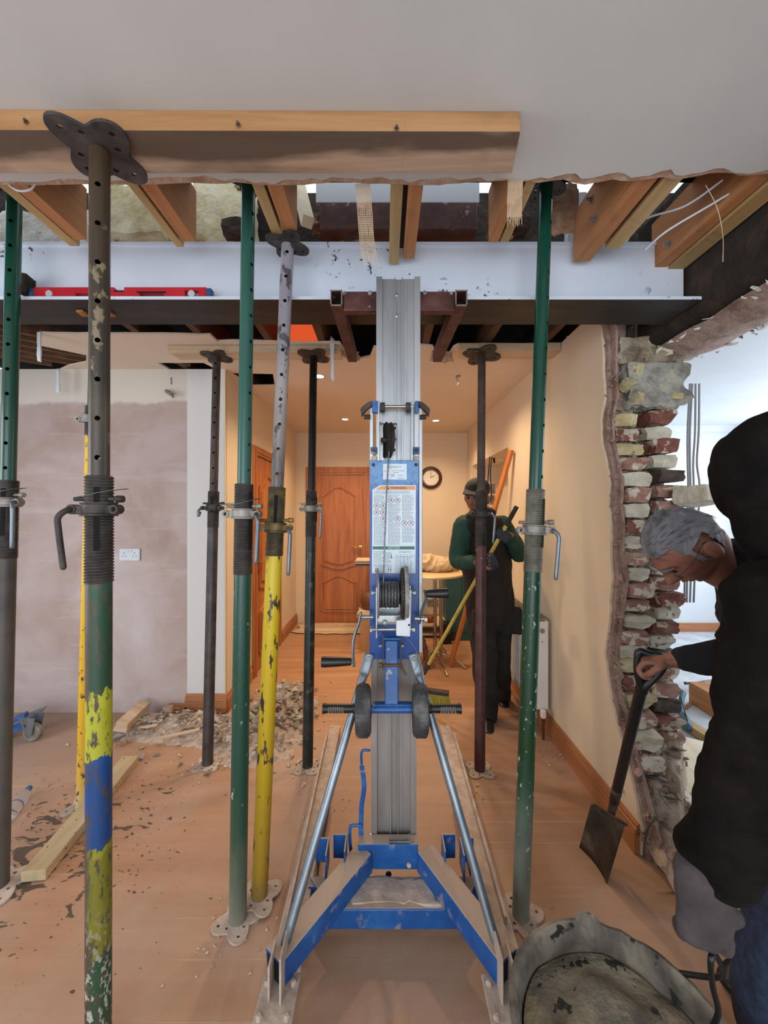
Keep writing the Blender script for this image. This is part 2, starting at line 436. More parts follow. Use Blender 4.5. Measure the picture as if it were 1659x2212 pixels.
def floor_mat():
    s = Nd('dusty_floor_boards'); v = s.coord(True)
    n = s.noise(v, .9, 8, .65, .6); st = s.noise(s.coord(True, (.25, 3.5, 1)), 3.5, 8, .65, .3)
    base = s.ramp(st, [(.3, '#a0734f'), (.5, '#ae805d'), (.7, '#ba8e6c')])
    dust = s.ramp(n, [(.3, '#a28675'), (.7, '#b69e8f')])
    x, y, z = s.sep(v)
    left = s.maprange(x, -.9, -2.2); near = s.maprange(y, 3.2, 2.2)
    dn = s.maprange(n, .30, .58)
    f = s.math('MULTIPLY', s.math('MULTIPLY', dn, near), .75)
    f = s.math('MAXIMUM', f, s.math('MULTIPLY', left, .9))
    col = s.mix(f, base, dust)
    # dark mud splashes, thickest near one spot by the left edge
    def spot(cx, cy, r0, r1):
        c = s.new('ShaderNodeCombineXYZ'); s.link(x, c.inputs[0]); s.link(y, c.inputs[1])
        d = s.new('ShaderNodeVectorMath', operation='DISTANCE'); s.link(c.outputs[0], d.inputs[0]); d.inputs[1].default_value = (cx, cy, 0)
        return s.maprange(d.outputs['Value'], r0, r1, 1, 0)
    blob = s.noise(s.coord(True, (1, 1.6, 1)), 9, 5, .55, .8)
    a = spot(-1.42, 1.66, .05, .55)
    m1 = s.maprange(s.math('ADD', blob, s.math('MULTIPLY', a, .2)), .69, .71)
    drop = s.noise(s.coord(True, (1, 1.5, 1)), 30, 2, .5)
    b = spot(-1.45, 1.7, .2, .95)
    m2 = s.maprange(s.math('ADD', drop, s.math('MULTIPLY', b, .12)), .74, .76)
    m = s.math('MULTIPLY', s.math('MAXIMUM', s.math('MULTIPLY', m1, s.maprange(a, 0, .05)), s.math('MULTIPLY', m2, s.maprange(b, 0, .05))), .9)
    col = s.mix(m, col, '#4a4038')
    sc = s.noise(s.coord(True, (.1, 8, 1)), 9, 3)
    col = s.mix(s.maprange(sc, .66, .7, 0, .35), col, '#d2bba6')
    return s.out(col, .62, 0, s.noise(v, 70, 5), .15, .003, .35)
M['floor'] = floor_mat()
M['sidefloor'] = mat('pale_dust_sheet_floor', ['#aeb4bb', '#c5cad0', '#d6dadf'], 5, .7, bs=.3, speck=('#8c8680', 20, .66))

# ------------------------------------------------------------------ the setting
ZC = 2.50
struct(obj('floor', MB().box2((-3.4, -3.0, -.1), (1.52, 5.1, 0)), M['floor'], smooth=False))
struct(obj('floor', MB().box2((1.52, -1.0, -.1), (4.6, 5.1, 0)), M['sidefloor'], smooth=False))
# near ceiling with its torn edge
edge = ragged((-3.4, 1.235, ZC), (-.55, 1.22, ZC), 50, .006, 3, (0, 1, 0))
edge += ragged((-.5, 1.22, ZC), (.42, 1.215, ZC), 30, .008, 5, (0, 1, 0))
edge += ragged((.46, 1.21, ZC), (1.33, 1.18, ZC), 34, .014, 6, (0, 1, 0))
edge += [V((4.6, 1.15, ZC))]
skin = [V(p)-V((0, random.uniform(.012, .03), 0)) for p in edge]
for i, p in enumerate(skin): p.y += .02*noise.noise(V((p.x*4, 2, 0)))
ce = struct(obj('ceiling', poly_sheet([(-3.4, -3, ZC-.003), *[V((p.x, p.y, ZC-.003)) for p in skin], (4.6, -3, ZC-.003)], [], (0, 0, .004)), M['ceil'], smooth=False))
obj('plasterboard_core', poly_sheet([(-3.4, -3, ZC+.001), *[V((p.x, p.y, ZC+.001)) for p in edge], (4.6, -3, ZC+.001)], [], (0, 0, .0115)), M['torn'], ce, smooth=False)
# hall ceiling, torn along the front with two holes cut in it
def C2(px, py): 
    d = F*(ZC-CAMZ)/(1106-py); return V(((px-830)/F*d, d, ZC))
front = [C2(-60, 812), C2(28, 806), C2(128, 800), C2(150, 790), C2(186, 783), C2(188, 768), C2(80, 745), C2(80, 722)]
front += ragged(C2(90, 720), C2(455, 724), 14, .01, 8, (0, 1, 0)) + [C2(470, 738)]
front += ragged(C2(475, 738), C2(735, 741), 16, .008, 9, (0, 1, 0))
front += [C2(742, 752), C2(752, 762), C2(768, 758), C2(778, 775), C2(800, 770), C2(808, 750), C2(860, 748), C2(900, 745), C2(935, 748), C2(945, 765), C2(965, 772), C2(980, 750)]
front += ragged(C2(990, 745), C2(1285, 744), 16, .006, 10, (0, 1, 0)) + [V((1.09, 2.3, ZC))]
hole1 = [C2(341, 784), C2(440, 784), C2(482, 805), C2(450, 806), C2(380, 806)]
hole2 = [C2(497, 806), C2(590, 808), C2(594, 833), C2(548, 834)]
hc = struct(obj('ceiling', poly_sheet([*front, (1.4, 2.3, ZC), (1.4, 5.1, ZC), (-3.4, 5.1, ZC)], [hole1, hole2], (0, 0, .012)), M['hallceil'], smooth=False))
# walls
wl = obj('wall_left', poly_sheet([(-3.4, 2.80, 0), (-1.165, 2.80, 0), (-1.165, 2.80, ZC), (-3.4, 2.80, ZC)], [], (0, .12, 0)), M['pink'], smooth=False); struct(wl)
struct(obj('wall_hall_left', MB().box2((-1.28, 2.815, 0), (-1.155, 3.36, ZC)).box2((-1.17, 2.801, 0), (-1.155, 2.82, ZC)).box2((-1.28, 4.26, 0), (-1.155, 5.06, ZC)).box2((-1.28, 3.36, 2.05), (-1.155, 4.26, ZC)), M['cream'], smooth=False))
struct(obj('wall_back', MB().box2((-1.3, 5.06, 0), (1.45, 5.18, 2.75)), M['cream'], smooth=False))
struct(obj('wall_far_left', MB().box2((-3.5, -3, 0), (-3.4, -.5, 2.7)).box2((-3.5, 1.6, 0), (-3.4, 5.1, 2.7)).box2((-3.5, -.5, 0), (-3.4, 1.6, .7)).box2((-3.5, -.5, 2.2), (-3.4, 1.6, 2.7)), M['white'], smooth=False))
# hall right wall with a window recess, broken off near the camera
brk = [(0, 1.632), (.12, 1.63), (.28, 1.70), (.42, 1.78), (.52, 1.83), (.62, 1.87), (.75, 1.90), (.85, 1.885), (.95, 1.86), (1.05, 1.855), (1.16, 1.84), (1.28, 1.855), (1.4, 1.85), (1.5, 1.87), (1.6, 1.86), (1.7, 1.89), (1.8, 1.93), (1.92, 1.935), (2.02, 1.905), (2.12, 1.91), (2.25, 1.915), (2.36, 1.93), (ZC, 1.95)]
fr = []
for (z0, y0), (z1, y1) in zip(brk[:-1], brk[1:]):
    for k in range(4):
        t = k/4; fr.append(V((1.09, y0*(1-t)+y1*t+random.uniform(-.004, .006), z0*(1-t)+z1*t)))
fr.append(V((1.09, 1.95, ZC)))
win = [(1.09, 3.38, .86), (1.09, 4.75, .86), (1.09, 4.75, 2.03), (1.09, 3.38, 2.03)]
wr = obj('wall_right', poly_sheet([*fr, (1.09, 5.1, ZC), (1.09, 5.1, 0)], [win], (.012, 0, 0)), M['cream'], smooth=False); struct(wr)
# recess lining
rec = MB().box2((1.1, 3.30, .78), (1.42, 3.38, 2.1)).box2((1.1, 4.75, .78), (1.42, 4.83, 2.1)).box2((1.1, 3.38, .80), (1.42, 4.75, .86)).box2((1.1, 3.38, 2.03), (1.42, 4.75, 2.1)).box2((1.4, 3.38, .86), (1.44, 4.75, 2.03))
obj('window_recess', rec, M['cream'], wr, smooth=False)
core = MB().box2((1.14, 2.0, 0), (1.26, 5.1, 2.45)).box2((1.32, 2.0, 0), (1.46, 5.1, 2.45))
core = MB().box2((1.11, 2.02, 0), (1.27, 3.3, 2.45)).box2((1.32, 2.02, 0), (1.47, 3.3, 2.45)).box2((1.445, 3.3, 0), (1.47, 5.1, 2.45)).box2((1.32, 3.3, 0), (1.44, 4.83, .78)).box2((1.11, 4.83, 0), (1.27, 5.1, 2.45)).box2((1.11, 3.3, 0), (1.27, 4.83, .78))
obj('wall_core', core, M['mortar'], wr, smooth=False)
# undercoat plaster showing past the paint
def ragface(x0, th, off, seed, m, name):
    pts = []
    for (z, y) in brk:
        pts.append(V((x0, y-off-.03*noise.noise(V((z*4, seed, 0)))-random.uniform(0, .008), z)))
    pts[-1].z = 2.45
    return obj(name, poly_sheet([*pts, (x0, 2.4, 2.45), (x0, 2.4, 0)], [], (th, 0, 0)), m, wr, smooth=False)
ragface(1.1025, .018, .02, 2.0, M['oldplaster'], 'undercoat')
ragface(1.121, .012, .045, 5.0, M['oldplaster'], 'undercoat')
# bricks of the broken wall end: two leaves
def brickmat(n, cols, sp): return mat(n, cols, 14, .95, bs=1, bscale=45, bd=.01, rnd=True, speck=sp)
BR = [brickmat('red_brick', ['#64382e', '#7d4c40', '#956a5c'], ('#c2b3a0', 16, .54)),
      brickmat('cream_mortar_brick', ['#b5a88f', '#cfc6b3', '#dad4c6'], ('#8a6a5c', 14, .64)),
      brickmat('pink_broken_brick', ['#855c4f', '#a57b6c', '#bb9a8c'], ('#d3c8b7', 18, .53)),
      brickmat('yellow_lime_brick', ['#a8956a', '#c4b48a', '#d1c6a4'], ('#7d6d52', 12, .64)),
      brickmat('soot_dark_brick', ['#3a302d', '#54463f', '#6d5c53'], ('#a39684', 14, .66))]
def rough_brick(seed, sx=.105, sy=.21, sz=.064):
    rr = random.Random(seed); bm = bmesh.new(); bmesh.ops.create_cube(bm, size=1)
    bmesh.ops.subdivide_edges(bm, edges=list(bm.edges), cuts=2, use_grid_fill=True)
    mb = MB()
    bm.verts.index_update()
    for v in bm.verts:
        q = v.co.copy(); k = noise.noise(q*2.3+V((seed*5.1, 0, 0)))
        q *= 1-.10*max(0, q.length-.62)/.24
        kk = noise.noise(q*6+V((seed*2.2, 1, 0)))*.10
        q += V((kk*.4, kk*.5*(1 if q.y < 0 else .3), kk*.6))
        j = V((k*.08, noise.noise(q*1.7+V((0, seed*3.3, 0)))*.14, noise.noise(q*2+V((0, 0, seed*2.7)))*.1))
        q += j*(1.2 if q.y < 0 else .5)
        mb.v.append(V((q.x*sx, q.y*sy, q.z*sz)))
    mb.f = [tuple(v.index for v in f.verts) for f in bm.faces]; bm.free(); return mb
bmesh_cache = {}
def brick(c, ci, seed, parent, sc=(1, 1, 1), rz=0, name='brick', rx=0, ry=0):
    k = (ci, seed % 5)
    if k not in bmesh_cache: bmesh_cache[k] = mesh_of('brick', rough_brick(seed % 5+1), BR[ci], 25)
    o = obj(name, bmesh_cache[k], None, parent, loc=c); o.scale = sc; o.rotation_euler = (rx, ry, rz); return o
pat1 = [3, 0, 3, 2, 1, 2, 1, 0, 1, 2, 1, 2, 2, 1, 2, 1]
def wall_end_y(z):
    for (z0, y0), (z1, y1) in zip(brk[:-1], brk[1:]):
        if z0 <= z <= z1: return y0+(y1-y0)*(z-z0)/(z1-z0)
    return 1.93
for i in range(26):
    z = .04+.075*i; ye = wall_end_y(z)
    if z < .30: continue
    c1 = pat1[(25-i) % 16] if i > 3 else 2
    j = random.uniform(-.025, .025)
    brick((1.195+random.uniform(-.006, .012), ye+.06+j+.0, z), c1, i*3+1, wr, (1.25+random.uniform(-.15, .1), 1, random.uniform(.88, 1.1)), random.uniform(-.06, .06))
    c2 = [0, 1, 0, 1, 4, 2, 2, 4, 0, 2, 1, 2][(25-i) % 12]
    brick((1.385+random.uniform(-.012, .012), max(ye, 1.87)+.10+random.uniform(-.03, .03), z+.02), c2, i*3+2, wr, (1.2+random.uniform(-.1, .1), 1, random.uniform(.9, 1.12)), random.uniform(-.08, .08))
    if i < 25: brick((1.20, ye+.24, z), 2, i+7, wr, (1.25, 1, 1)); brick((1.385, ye+.27, z), 0, i+9, wr, (1.2, 1, 1))
# mortar beds and snots between bricks (uncountable)
mm = MB()
for i in range(26):
    z = .04+.075*i+.037; ye = wall_end_y(z)
    for x0, off in ((1.195, .055), (1.385, .10)):
        if x0 > 1.3: ye = max(ye, 1.87)
        mm.box((x0, ye+off+.06, z), (.13, .2, .03), Matrix.Rotation(random.uniform(-.1, .1), 3, 'Z'))
        for k in range(8):
            c = chunk(random.uniform(.010, .024), 9, .7, i*7+k); o = V((x0+random.uniform(-.06, .06), ye+off-.05+random.uniform(-.02, .03), z+random.uniform(-.012, .012)))
            mm.add([v+o for v in c.v], c.f)
a = obj('mortar', mm, M['mortar'], wr, smooth=False); a['kind'] = 'stuff'
rg = MB()
for k in range(260):
    z = random.uniform(.15, 2.4); ye = wall_end_y(z); c = chunk(random.uniform(.008, .026), 9, .5, 900+k)
    o = V((1.112+random.uniform(-.008, .035), ye-.02+random.uniform(-.03, .05), z)); R = Matrix.Rotation(random.uniform(0, 3), 3, 'Y')
    rg.add([R @ v+o for v in c.v], c.f)
a = obj('plaster_crumbs', rg, M['oldplaster'], wr, smooth=False); a['kind'] = 'stuff'
# concrete pad stone lump under the beam and rough top
def lump(c, size, seed, amp=.18, fr_=5, n=3):
    bm = bmesh.new(); bmesh.ops.create_cube(bm, size=1); bmesh.ops.subdivide_edges(bm, edges=list(bm.edges), cuts=9, use_grid_fill=True)
    bm.verts.index_update(); mb = MB(); c = V(c)
    for v in bm.verts:
        p = V((v.co.x*size[0], v.co.y*size[1], v.co.z*size[2])); d = v.co.normalized()
        k = noise.fractal(p*fr_*3+V((seed*7.7, 0, 0)), .9, 2.1, 4)
        mb.v.append(c+p+V((d.x*size[0], d.y*size[1], d.z*size[2]))*k*amp-V((d.x*size[0], d.y*size[1], d.z*size[2]))*.06*max(0, v.co.length-.6)*3)
    mb.f = [tuple(v.index for v in f.verts) for f in bm.faces]; bm.free(); return mb
M['concrete'] = mat('rough_concrete', ['#57524b', '#8d897f', '#aeaaa0', '#c2b27d'], 9, .95, bs=1, bscale=30, bd=.03, speck=('#2a2724', 13, .66))
obj('padstone', lump((1.345, 1.98, 2.09), (.31, .20, .22), 3, .15), M['concrete'], wr, smooth=60)
obj('mortar_bed', lump((1.32, 1.99, 2.255), (.32, .2, .13), 5, .14), M['mortar'], wr, smooth=60)
obj('undercoat', lump((1.17, 2.0, 2.2), (.08, .14, .46), 9, .10), M['oldplaster'], wr, smooth=60)
# loose pieces sticking out at the head of the wall
for k in range(16):
    brick((random.uniform(1.17, 1.5), random.uniform(1.86, 1.98), random.uniform(1.98, 2.33)), random.choice([1, 2, 3, 4, 3]), k, wr, (random.uniform(.3, .7), .3, random.uniform(.4, .9)), random.uniform(-1, 1), rx=random.uniform(-.6, .6), ry=random.uniform(-.5, .5))
# one pale brick sticking out of the outer leaf
brick(P(1507, 1072, 1.80), 1, 3, wr, (1.55, .7, 1.25), .5, ry=.1, rx=-.15)
# head of the wall still spanning the opening on the right
wh = MB(); 
n = 26
prof = []
for i in range(n+1):
    y = .3+(1.98-.3)*i/n
    z0 = 2.275+.02*noise.noise(V((y*6, 1, 0))); z1 = 2.25+.025*noise.noise(V((y*7, 4, 0)))
    wj = 1.60+.03*noise.noise(V((y*8, 9, 0)))
    prof.append([V((1.31, y, 2.9)), V((1.30+.008*noise.noise(V((y*9, 2, 2))), y, z0+.03)), V((1.335, y, z0)), V((1.45, y, z1-.01)), V((wj-.02, y, z1)), V((wj, y, z1+.03)), V((1.61, y, 2.9))])
for i in range(n):
    o = len(wh.v)
    wh.add(prof[i]+prof[i+1], [(k, k+1, k+8, k+7) for k in range(6)])
whd = struct(obj('wall_head', wh, M['dirt'], smooth=60))
whb = MB()
for i in range(n+1):
    y = .3+(1.98-.3)*i/n; a = prof[i]
    for k in (0, 1): pass
for i in range(n):
    q = [prof[i][2]-V((0,0,.012)), prof[i][3]-V((0,0,.02+.01*noise.noise(V((i*.7, 0, 0))))), prof[i][4]-V((0, 0, .012)), prof[i][5]+V((.006, 0, 0))]
    r = [prof[i+1][2]-V((0,0,.012)), prof[i+1][3]-V((0,0,.02+.01*noise.noise(V(((i+1)*.7, 0, 0))))), prof[i+1][4]-V((0, 0, .012)), prof[i+1][5]+V((.006, 0, 0))]
    whb.add(q+r, [(k, k+1, k+5, k+4) for k in range(3)])
obj('broken_plaster', whb, M['oldplaster'], whd, smooth=60)
fl = MB()
for k in range(70):
    c = chunk(random.uniform(.008, .028), 7, .3, k+100); y = random.uniform(1.1, 1.95)
    o = V((random.choice([1.33, 1.58, 1.6, 1.61])+random.uniform(-.02, .02), y, 2.245+random.uniform(-.01, .02))); R = Matrix.Rotation(random.uniform(0, 3), 3, 'X')
    fl.add([R @ v+o for v in c.v], c.f)
a = obj('plaster_flakes', fl, M['voidbrick'], whd, smooth=False); a['kind'] = 'stuff'
# side room seen through the opening
struct(obj('ceiling', MB().box2((1.60, -1, ZC), (4.6, 5.0, ZC+.02)), M['white'], smooth=False))
struct(obj('wall_side_room', MB().box2((1.47, 4.72, 0), (4.6, 4.8, ZC)).box2((4.5, -1, 0), (4.6, 1.6, 2.6)).box2((4.5, 4.4, 0), (4.6, 5, 2.6)), M['white'], smooth=False))
struct(obj('trim_1', MB().prism([(1.47, 4.72, ZC), (1.47, 4.72, ZC-.07), (1.47, 4.70, ZC-.06), (1.47, 4.67, ZC-.03), (1.47, 4.63, ZC)], (3.0, 0, 0)), M['white'], smooth=False))
struct(obj('baseboard_side_room', MB().box2((1.47, 4.69, 0), (4.6, 4.72, .10)), M['oakx'], smooth=False))
# skirting
def skirt(a, b, nrm, h=.12, m=None, name='baseboard', close=True):
    a = V(a); b = V(b); n_ = V(nrm)
    pr = [(0, 0), (.022, 0), (.022, h*.68), (.018, h*.72), (.018, h*.80), (.012, h*.84), (.012, h*.92), (.005, h), (0, h)]
    mb = MB().prism([a+n_*t+V((0, 0, z)) for t, z in pr], b-a)
    return struct(obj(name, mb, m, smooth=False))
skirt((1.0895, 1.64, 0), (1.0895, 5.05, 0), (-1, 0, 0), .13, M['oaky'], 'baseboard_right')
skirt((-1.155, 2.795, 0), (-1.155, 3.33, 0), (1, 0, 0), .13, M['oaky'], 'baseboard_left')
skirt((-1.155, 4.31, 0), (-1.155, 5.05, 0), (1, 0, 0), .13, M['oaky'], 'baseboard_left')
skirt((-1.44, 2.80, .02), (-1.14, 2.80, .02), (0, -1, 0), .12, M['oakx'], 'baseboard_front')
skirt((-1.56, 2.80, 0), (-1.42, 2.80, 0), (0, -1, 0), .07, M['oakx'], 'baseboard_front')
# void over the beam: decking, rafters, back wall
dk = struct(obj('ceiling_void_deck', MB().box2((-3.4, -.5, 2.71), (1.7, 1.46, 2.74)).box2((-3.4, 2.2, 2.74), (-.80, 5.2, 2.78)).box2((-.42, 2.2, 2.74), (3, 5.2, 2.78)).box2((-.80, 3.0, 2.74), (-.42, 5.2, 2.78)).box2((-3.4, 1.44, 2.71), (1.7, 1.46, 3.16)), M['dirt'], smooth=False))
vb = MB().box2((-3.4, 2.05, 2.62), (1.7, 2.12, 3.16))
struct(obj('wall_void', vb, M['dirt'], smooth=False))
# ------------------------------------------------------------------ roof timbers (each is a thing)
def fblock(a, b, m_, name, label, cat, bev=.002, group=None, parts=None):
    o = obj(name, MB().box2(a, b), m_, loc=((a[0]+b[0])/2, a[1], a[2]), smooth=False, bev=bev); tag(o, label, cat, group); return o
J = [  # joist x0,x1, end y ; batten x0,x1,end y, batten side text, label
 (-1.20, -1.150, 1.49, -1.245, -1.205, 1.525, 'sawn ceiling joist with side batten, the leftmost in the ceiling opening'),
 (-.785, -.731, 1.50, -.825, -.795, 1.53, 'joist with wide bare side face beside the dark scarred steel prop'),
 (-.378, -.325, 1.44, -.425, -.388, 1.475, 'joist whose cut end meets the plate of the leaning yellow prop'),
 (.079, .127, 1.60, .022, .062, 1.634, 'joist hanging directly above the aluminium mast'),
 (.408, .446, 1.503, .454, .486, 1.50, 'joist of two tight boards just left of the tall green prop on the right'),
 (.796, .866, 1.618, .885, .945, 1.54, 'joist with two bolt heads on its side face, right of the tall green prop'),
 (1.165, 1.215, 1.675, 1.222, 1.292, 1.70, 'large joist with one bolt, nearest the dark wall head on the right'),
]
for i, (a, b, e, c, d, f, lab) in enumerate(J):
    t = thing('ceiling_joist', lab, 'joist', ((a+b)/2, e, ZC))
    obj('joist_board', MB().box2((a, 1.0, ZC+.013), (b, e, 2.71)), M['joist'], t, smooth=False, bev=.002)
    h = .075 if i not in (6,) else .06
    obj('batten', MB().box2((c, 1.0, ZC+.013-.008*(i == 6)), (d, f, ZC+h)), M['batten'], t, smooth=False, bev=.002)
    obj('gap_shade', MB().box2((min(b, d)-.002, 1.0, ZC+.03), (max(a, c)+.002, min(e, f)-.04, ZC+.11)), M['dirt'], t, smooth=False)  # dark strip standing in for the shade between joist and batten
    if i in (5, 6):
        for k, (px, py) in enumerate([(1278, 430), (1286, 473)] if i == 5 else [(1445, 528)]):
            dd = a*F/(px-830.0); p = P(px, py, dd); p.x = a
            bm_ = MB().lathe([(.016, 0), (.016, .002), (.009, .0021), (.009, .009), (.005, .0091), (.005, .022)], p, (-1, 0, 0), 6)
            obj('bolt', bm_, M['zinc'], t, smooth=False)
# header plank bolted under the near ceiling (flat timber carrying the scarred prop)
H0 = thing('header_plank', 'rough timber plank flat against the near ceiling, stained underside', 'plank', (-.3, 1.0, 2.445))
hp = MB().prism([(-2.6, .985, 2.497), (.353, .995, 2.497), (.372, 1.118, 2.497), (-2.6, 1.118, 2.497)], (0, 0, -.053))
def header_mat():
    s = Nd('stained_header'); v = s.coord(True, (.1, 1, 1)); n = s.noise(v, 14, 8, .65, .6)
    c = s.ramp(n, [(.3, '#8f6540'), (.5, '#a87c50'), (.7, '#b68d62')])
    w_ = s.coord(True); y = s.sep(w_)[1]; x = s.sep(w_)[0]
    c2 = s.ramp(n, [(.3, '#9b7f65'), (.5, '#b0947b'), (.7, '#c2a992')])
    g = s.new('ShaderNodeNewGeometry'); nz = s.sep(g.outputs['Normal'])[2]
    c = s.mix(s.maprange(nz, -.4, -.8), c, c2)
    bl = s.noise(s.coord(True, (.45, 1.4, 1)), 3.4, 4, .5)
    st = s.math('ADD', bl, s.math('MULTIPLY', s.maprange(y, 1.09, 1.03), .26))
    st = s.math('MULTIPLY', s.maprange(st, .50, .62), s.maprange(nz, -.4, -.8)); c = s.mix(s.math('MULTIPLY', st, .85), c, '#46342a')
    en = s.math('MULTIPLY', s.maprange(x, .2, .36), s.maprange(s.noise(w_, 6, 4), .45, .6)); c = s.mix(s.math('MULTIPLY', en, .7), c, '#6b5a49')
    cr = s.noise(s.coord(True, (30, .2, .2)), 1.2, 2); c = s.mix(s.maprange(cr, .72, .76, 0, .25), c, '#5c4029')
    return s.out(c, .8, 0, n, .3, .003)
obj('board', hp, header_mat(), H0, smooth=False, bev=.002)
for px, py in [(57, 262), (128, 258), (515, 268), (857, 276)]:
    p = P(px, py, .988)
    obj('screw', MB().lathe([(.004, 0), (.0035, .006), (.002, .007)], p, (0, -1, 0), 10).ring(p+V((0, -.001, -.002)), (0, 1, 0), .005, .0012, 12, 5), M['rustbolt'], H0)
# planks under the hall ceiling carrying the three far props
for (xa, xb, ya, yb, lab) in [(-1.345, -.27, 2.39, 2.51, 'long pale plank under the hall ceiling carrying the two dark props left of the mast'),
                              (.47, 1.25, 2.36, 2.49, 'short pale plank under the hall ceiling carrying the brown prop right of the mast')]:
    if xb > 1.0: xb = 1.085
    o = obj('header_plank', MB().prism([(xa, ya, 2.497), (xb, ya, 2.497), (xb, yb, 2.497), (xa+.02, yb, 2.497)], (0, 0, -.045)), M['plank'], loc=((xa+xb)/2, ya, 2.45), smooth=False, bev=.002)
    tag(o, lab, 'plank')
# hall joists in the dark gap behind the beam
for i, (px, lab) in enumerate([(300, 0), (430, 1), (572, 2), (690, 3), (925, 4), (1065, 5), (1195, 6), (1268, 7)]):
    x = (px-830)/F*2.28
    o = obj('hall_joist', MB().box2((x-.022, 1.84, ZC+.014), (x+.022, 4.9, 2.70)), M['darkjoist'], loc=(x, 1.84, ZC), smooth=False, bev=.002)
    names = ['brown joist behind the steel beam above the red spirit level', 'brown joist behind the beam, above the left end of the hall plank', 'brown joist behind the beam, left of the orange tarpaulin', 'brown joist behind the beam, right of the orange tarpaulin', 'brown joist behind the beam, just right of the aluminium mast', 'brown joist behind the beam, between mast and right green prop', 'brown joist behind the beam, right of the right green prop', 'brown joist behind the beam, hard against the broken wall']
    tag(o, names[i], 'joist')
for k in range(6):  # slanting laths in the open ceiling on the left
    x0 = -2.75+.2*k
    o = obj('ceiling_lath', MB().beam((x0-.5, 2.2, ZC+.05), (x0+.35, 2.78, ZC+.05), .03, .07), M['darkjoist'], smooth=False, loc=(x0, 2.4, ZC+.02))
    tag(o, 'dark slanting lath in the open ceiling at upper left', 'lath', 'slanting laths in the open ceiling')
tm_ = bpy.data.materials.new('orange_translucent_sheet'); tm_.use_nodes = True; tn = tm_.node_tree; tn.nodes.remove(tn.nodes['Principled BSDF'])
ta = tn.nodes.new('ShaderNodeBsdfTranslucent'); ta.inputs[0].default_value = (1, .12, .03, 1); tb = tn.nodes.new('ShaderNodeBsdfDiffuse'); tb.inputs[0].default_value = (1, .10, .03, 1)
tx = tn.nodes.new('ShaderNodeMixShader'); tx.inputs[0].default_value = .35; tn.links.new(ta.outputs[0], tx.inputs[1]); tn.links.new(tb.outputs[0], tx.inputs[2]); tn.links.new(tx.outputs[0], tn.nodes['Material Output'].inputs[0])
tb_ = MB(); nn = 16
for j in range(nn):
    for i in range(nn): x = -.82+.42*i/(nn-1); y = 2.18+.85*j/(nn-1); tb_.v.append(V((x, y, 2.735+.012*noise.noise(V((x*9, y*9, 1))))))
for j in range(nn-1):
    for i in range(nn-1): tb_.f.append((j*nn+i, j*nn+i+1, (j+1)*nn+i+1, (j+1)*nn+i))
o = obj('tarpaulin', tb_, tm_, smooth=60)
tag(o, 'bright orange tarpaulin glimpsed between joists behind the beam', 'tarpaulin')
# things in the void above the beam
def vx(px, d): return (px-830)/F*d
o = obj('duct_box', MB().box2((vx(690, 1.8), 1.80, Zp(497, 1.8)), (vx(1032, 1.8), 2.0, Zp(436, 1.8))), M['forkred'], smooth=False, bev=.006); tag(o, 'maroon metal box spanning the void above the white beam', 'box')
o = obj('panel', MB().box2((vx(683, 1.83), 1.83, Zp(437, 1.83)), (vx(1036, 1.83), 1.85, Zp(372, 1.83))), M['white'], smooth=False); tag(o, 'pale blue painted panel above the maroon box in the void', 'panel')
o = obj('insulation', lump((vx(478, 1.9), 1.95, Zp(455, 1.9)), (.30, .12, .34), 2, .12), M['foam'], smooth=60); tag(o, 'cream insulation foam with dark spots between the second and third joists', 'insulation')
o = obj('insulation', lump((vx(285, 1.8), 1.88, Zp(440, 1.8)), (.26, .12, .24), 6, .14), M['foam'], smooth=60); tag(o, 'torn cream insulation foam right of the scarred dark prop', 'insulation')
o = obj('painted_brickwork', lump((vx(95, 1.85), 1.95, Zp(490, 1.85)), (.55, .14, .24), 8, .08), M['voidbrick'], smooth=60); struct(o)
o = obj('batten_offcut', MB().beam(P(645, 400, 1.9), P(665, 480, 1.75), .05, .05), M['pale'], smooth=False, bev=.002); tag(o, 'pale timber offcut beside the third joist in the void', 'timber')
for k, (px, py) in enumerate([(700, 488), (512, 500), (770, 505), (1080, 505), (1115, 490)]):
    bq = obj('loose_brick', mesh_of('b', rough_brick(k+1), BR[[0, 4, 4, 0, 4][k]], 25), None, loc=P(px, py, 1.86)); bq.scale = (1.1, .5, .9)
    tag(bq, ['small red brick fragment left of the maroon box', 'sooty brick lying under the cream foam above the beam', 'sooty brick below the maroon box, under the mesh tape', 'red brick behind the twin-board joist above the beam', 'sooty brick left of the tall right-hand green prop top'][k], 'brick')
# torn sheets, debris right of right green prop
o = obj('torn_sheet', lump(P(1215, 450, 1.62), (.12, .03, .2), 11, .18), M['torn'], smooth=60); tag(o, 'torn brown sheet hanging in the void right of the tall green prop', 'sheet')
o = obj('grey_sheet', lump(P(1245, 480, 1.75), (.10, .05, .22), 12, .12), M['white'], smooth=60); tag(o, 'crumpled pale sheet beside the bolted joist', 'sheet')
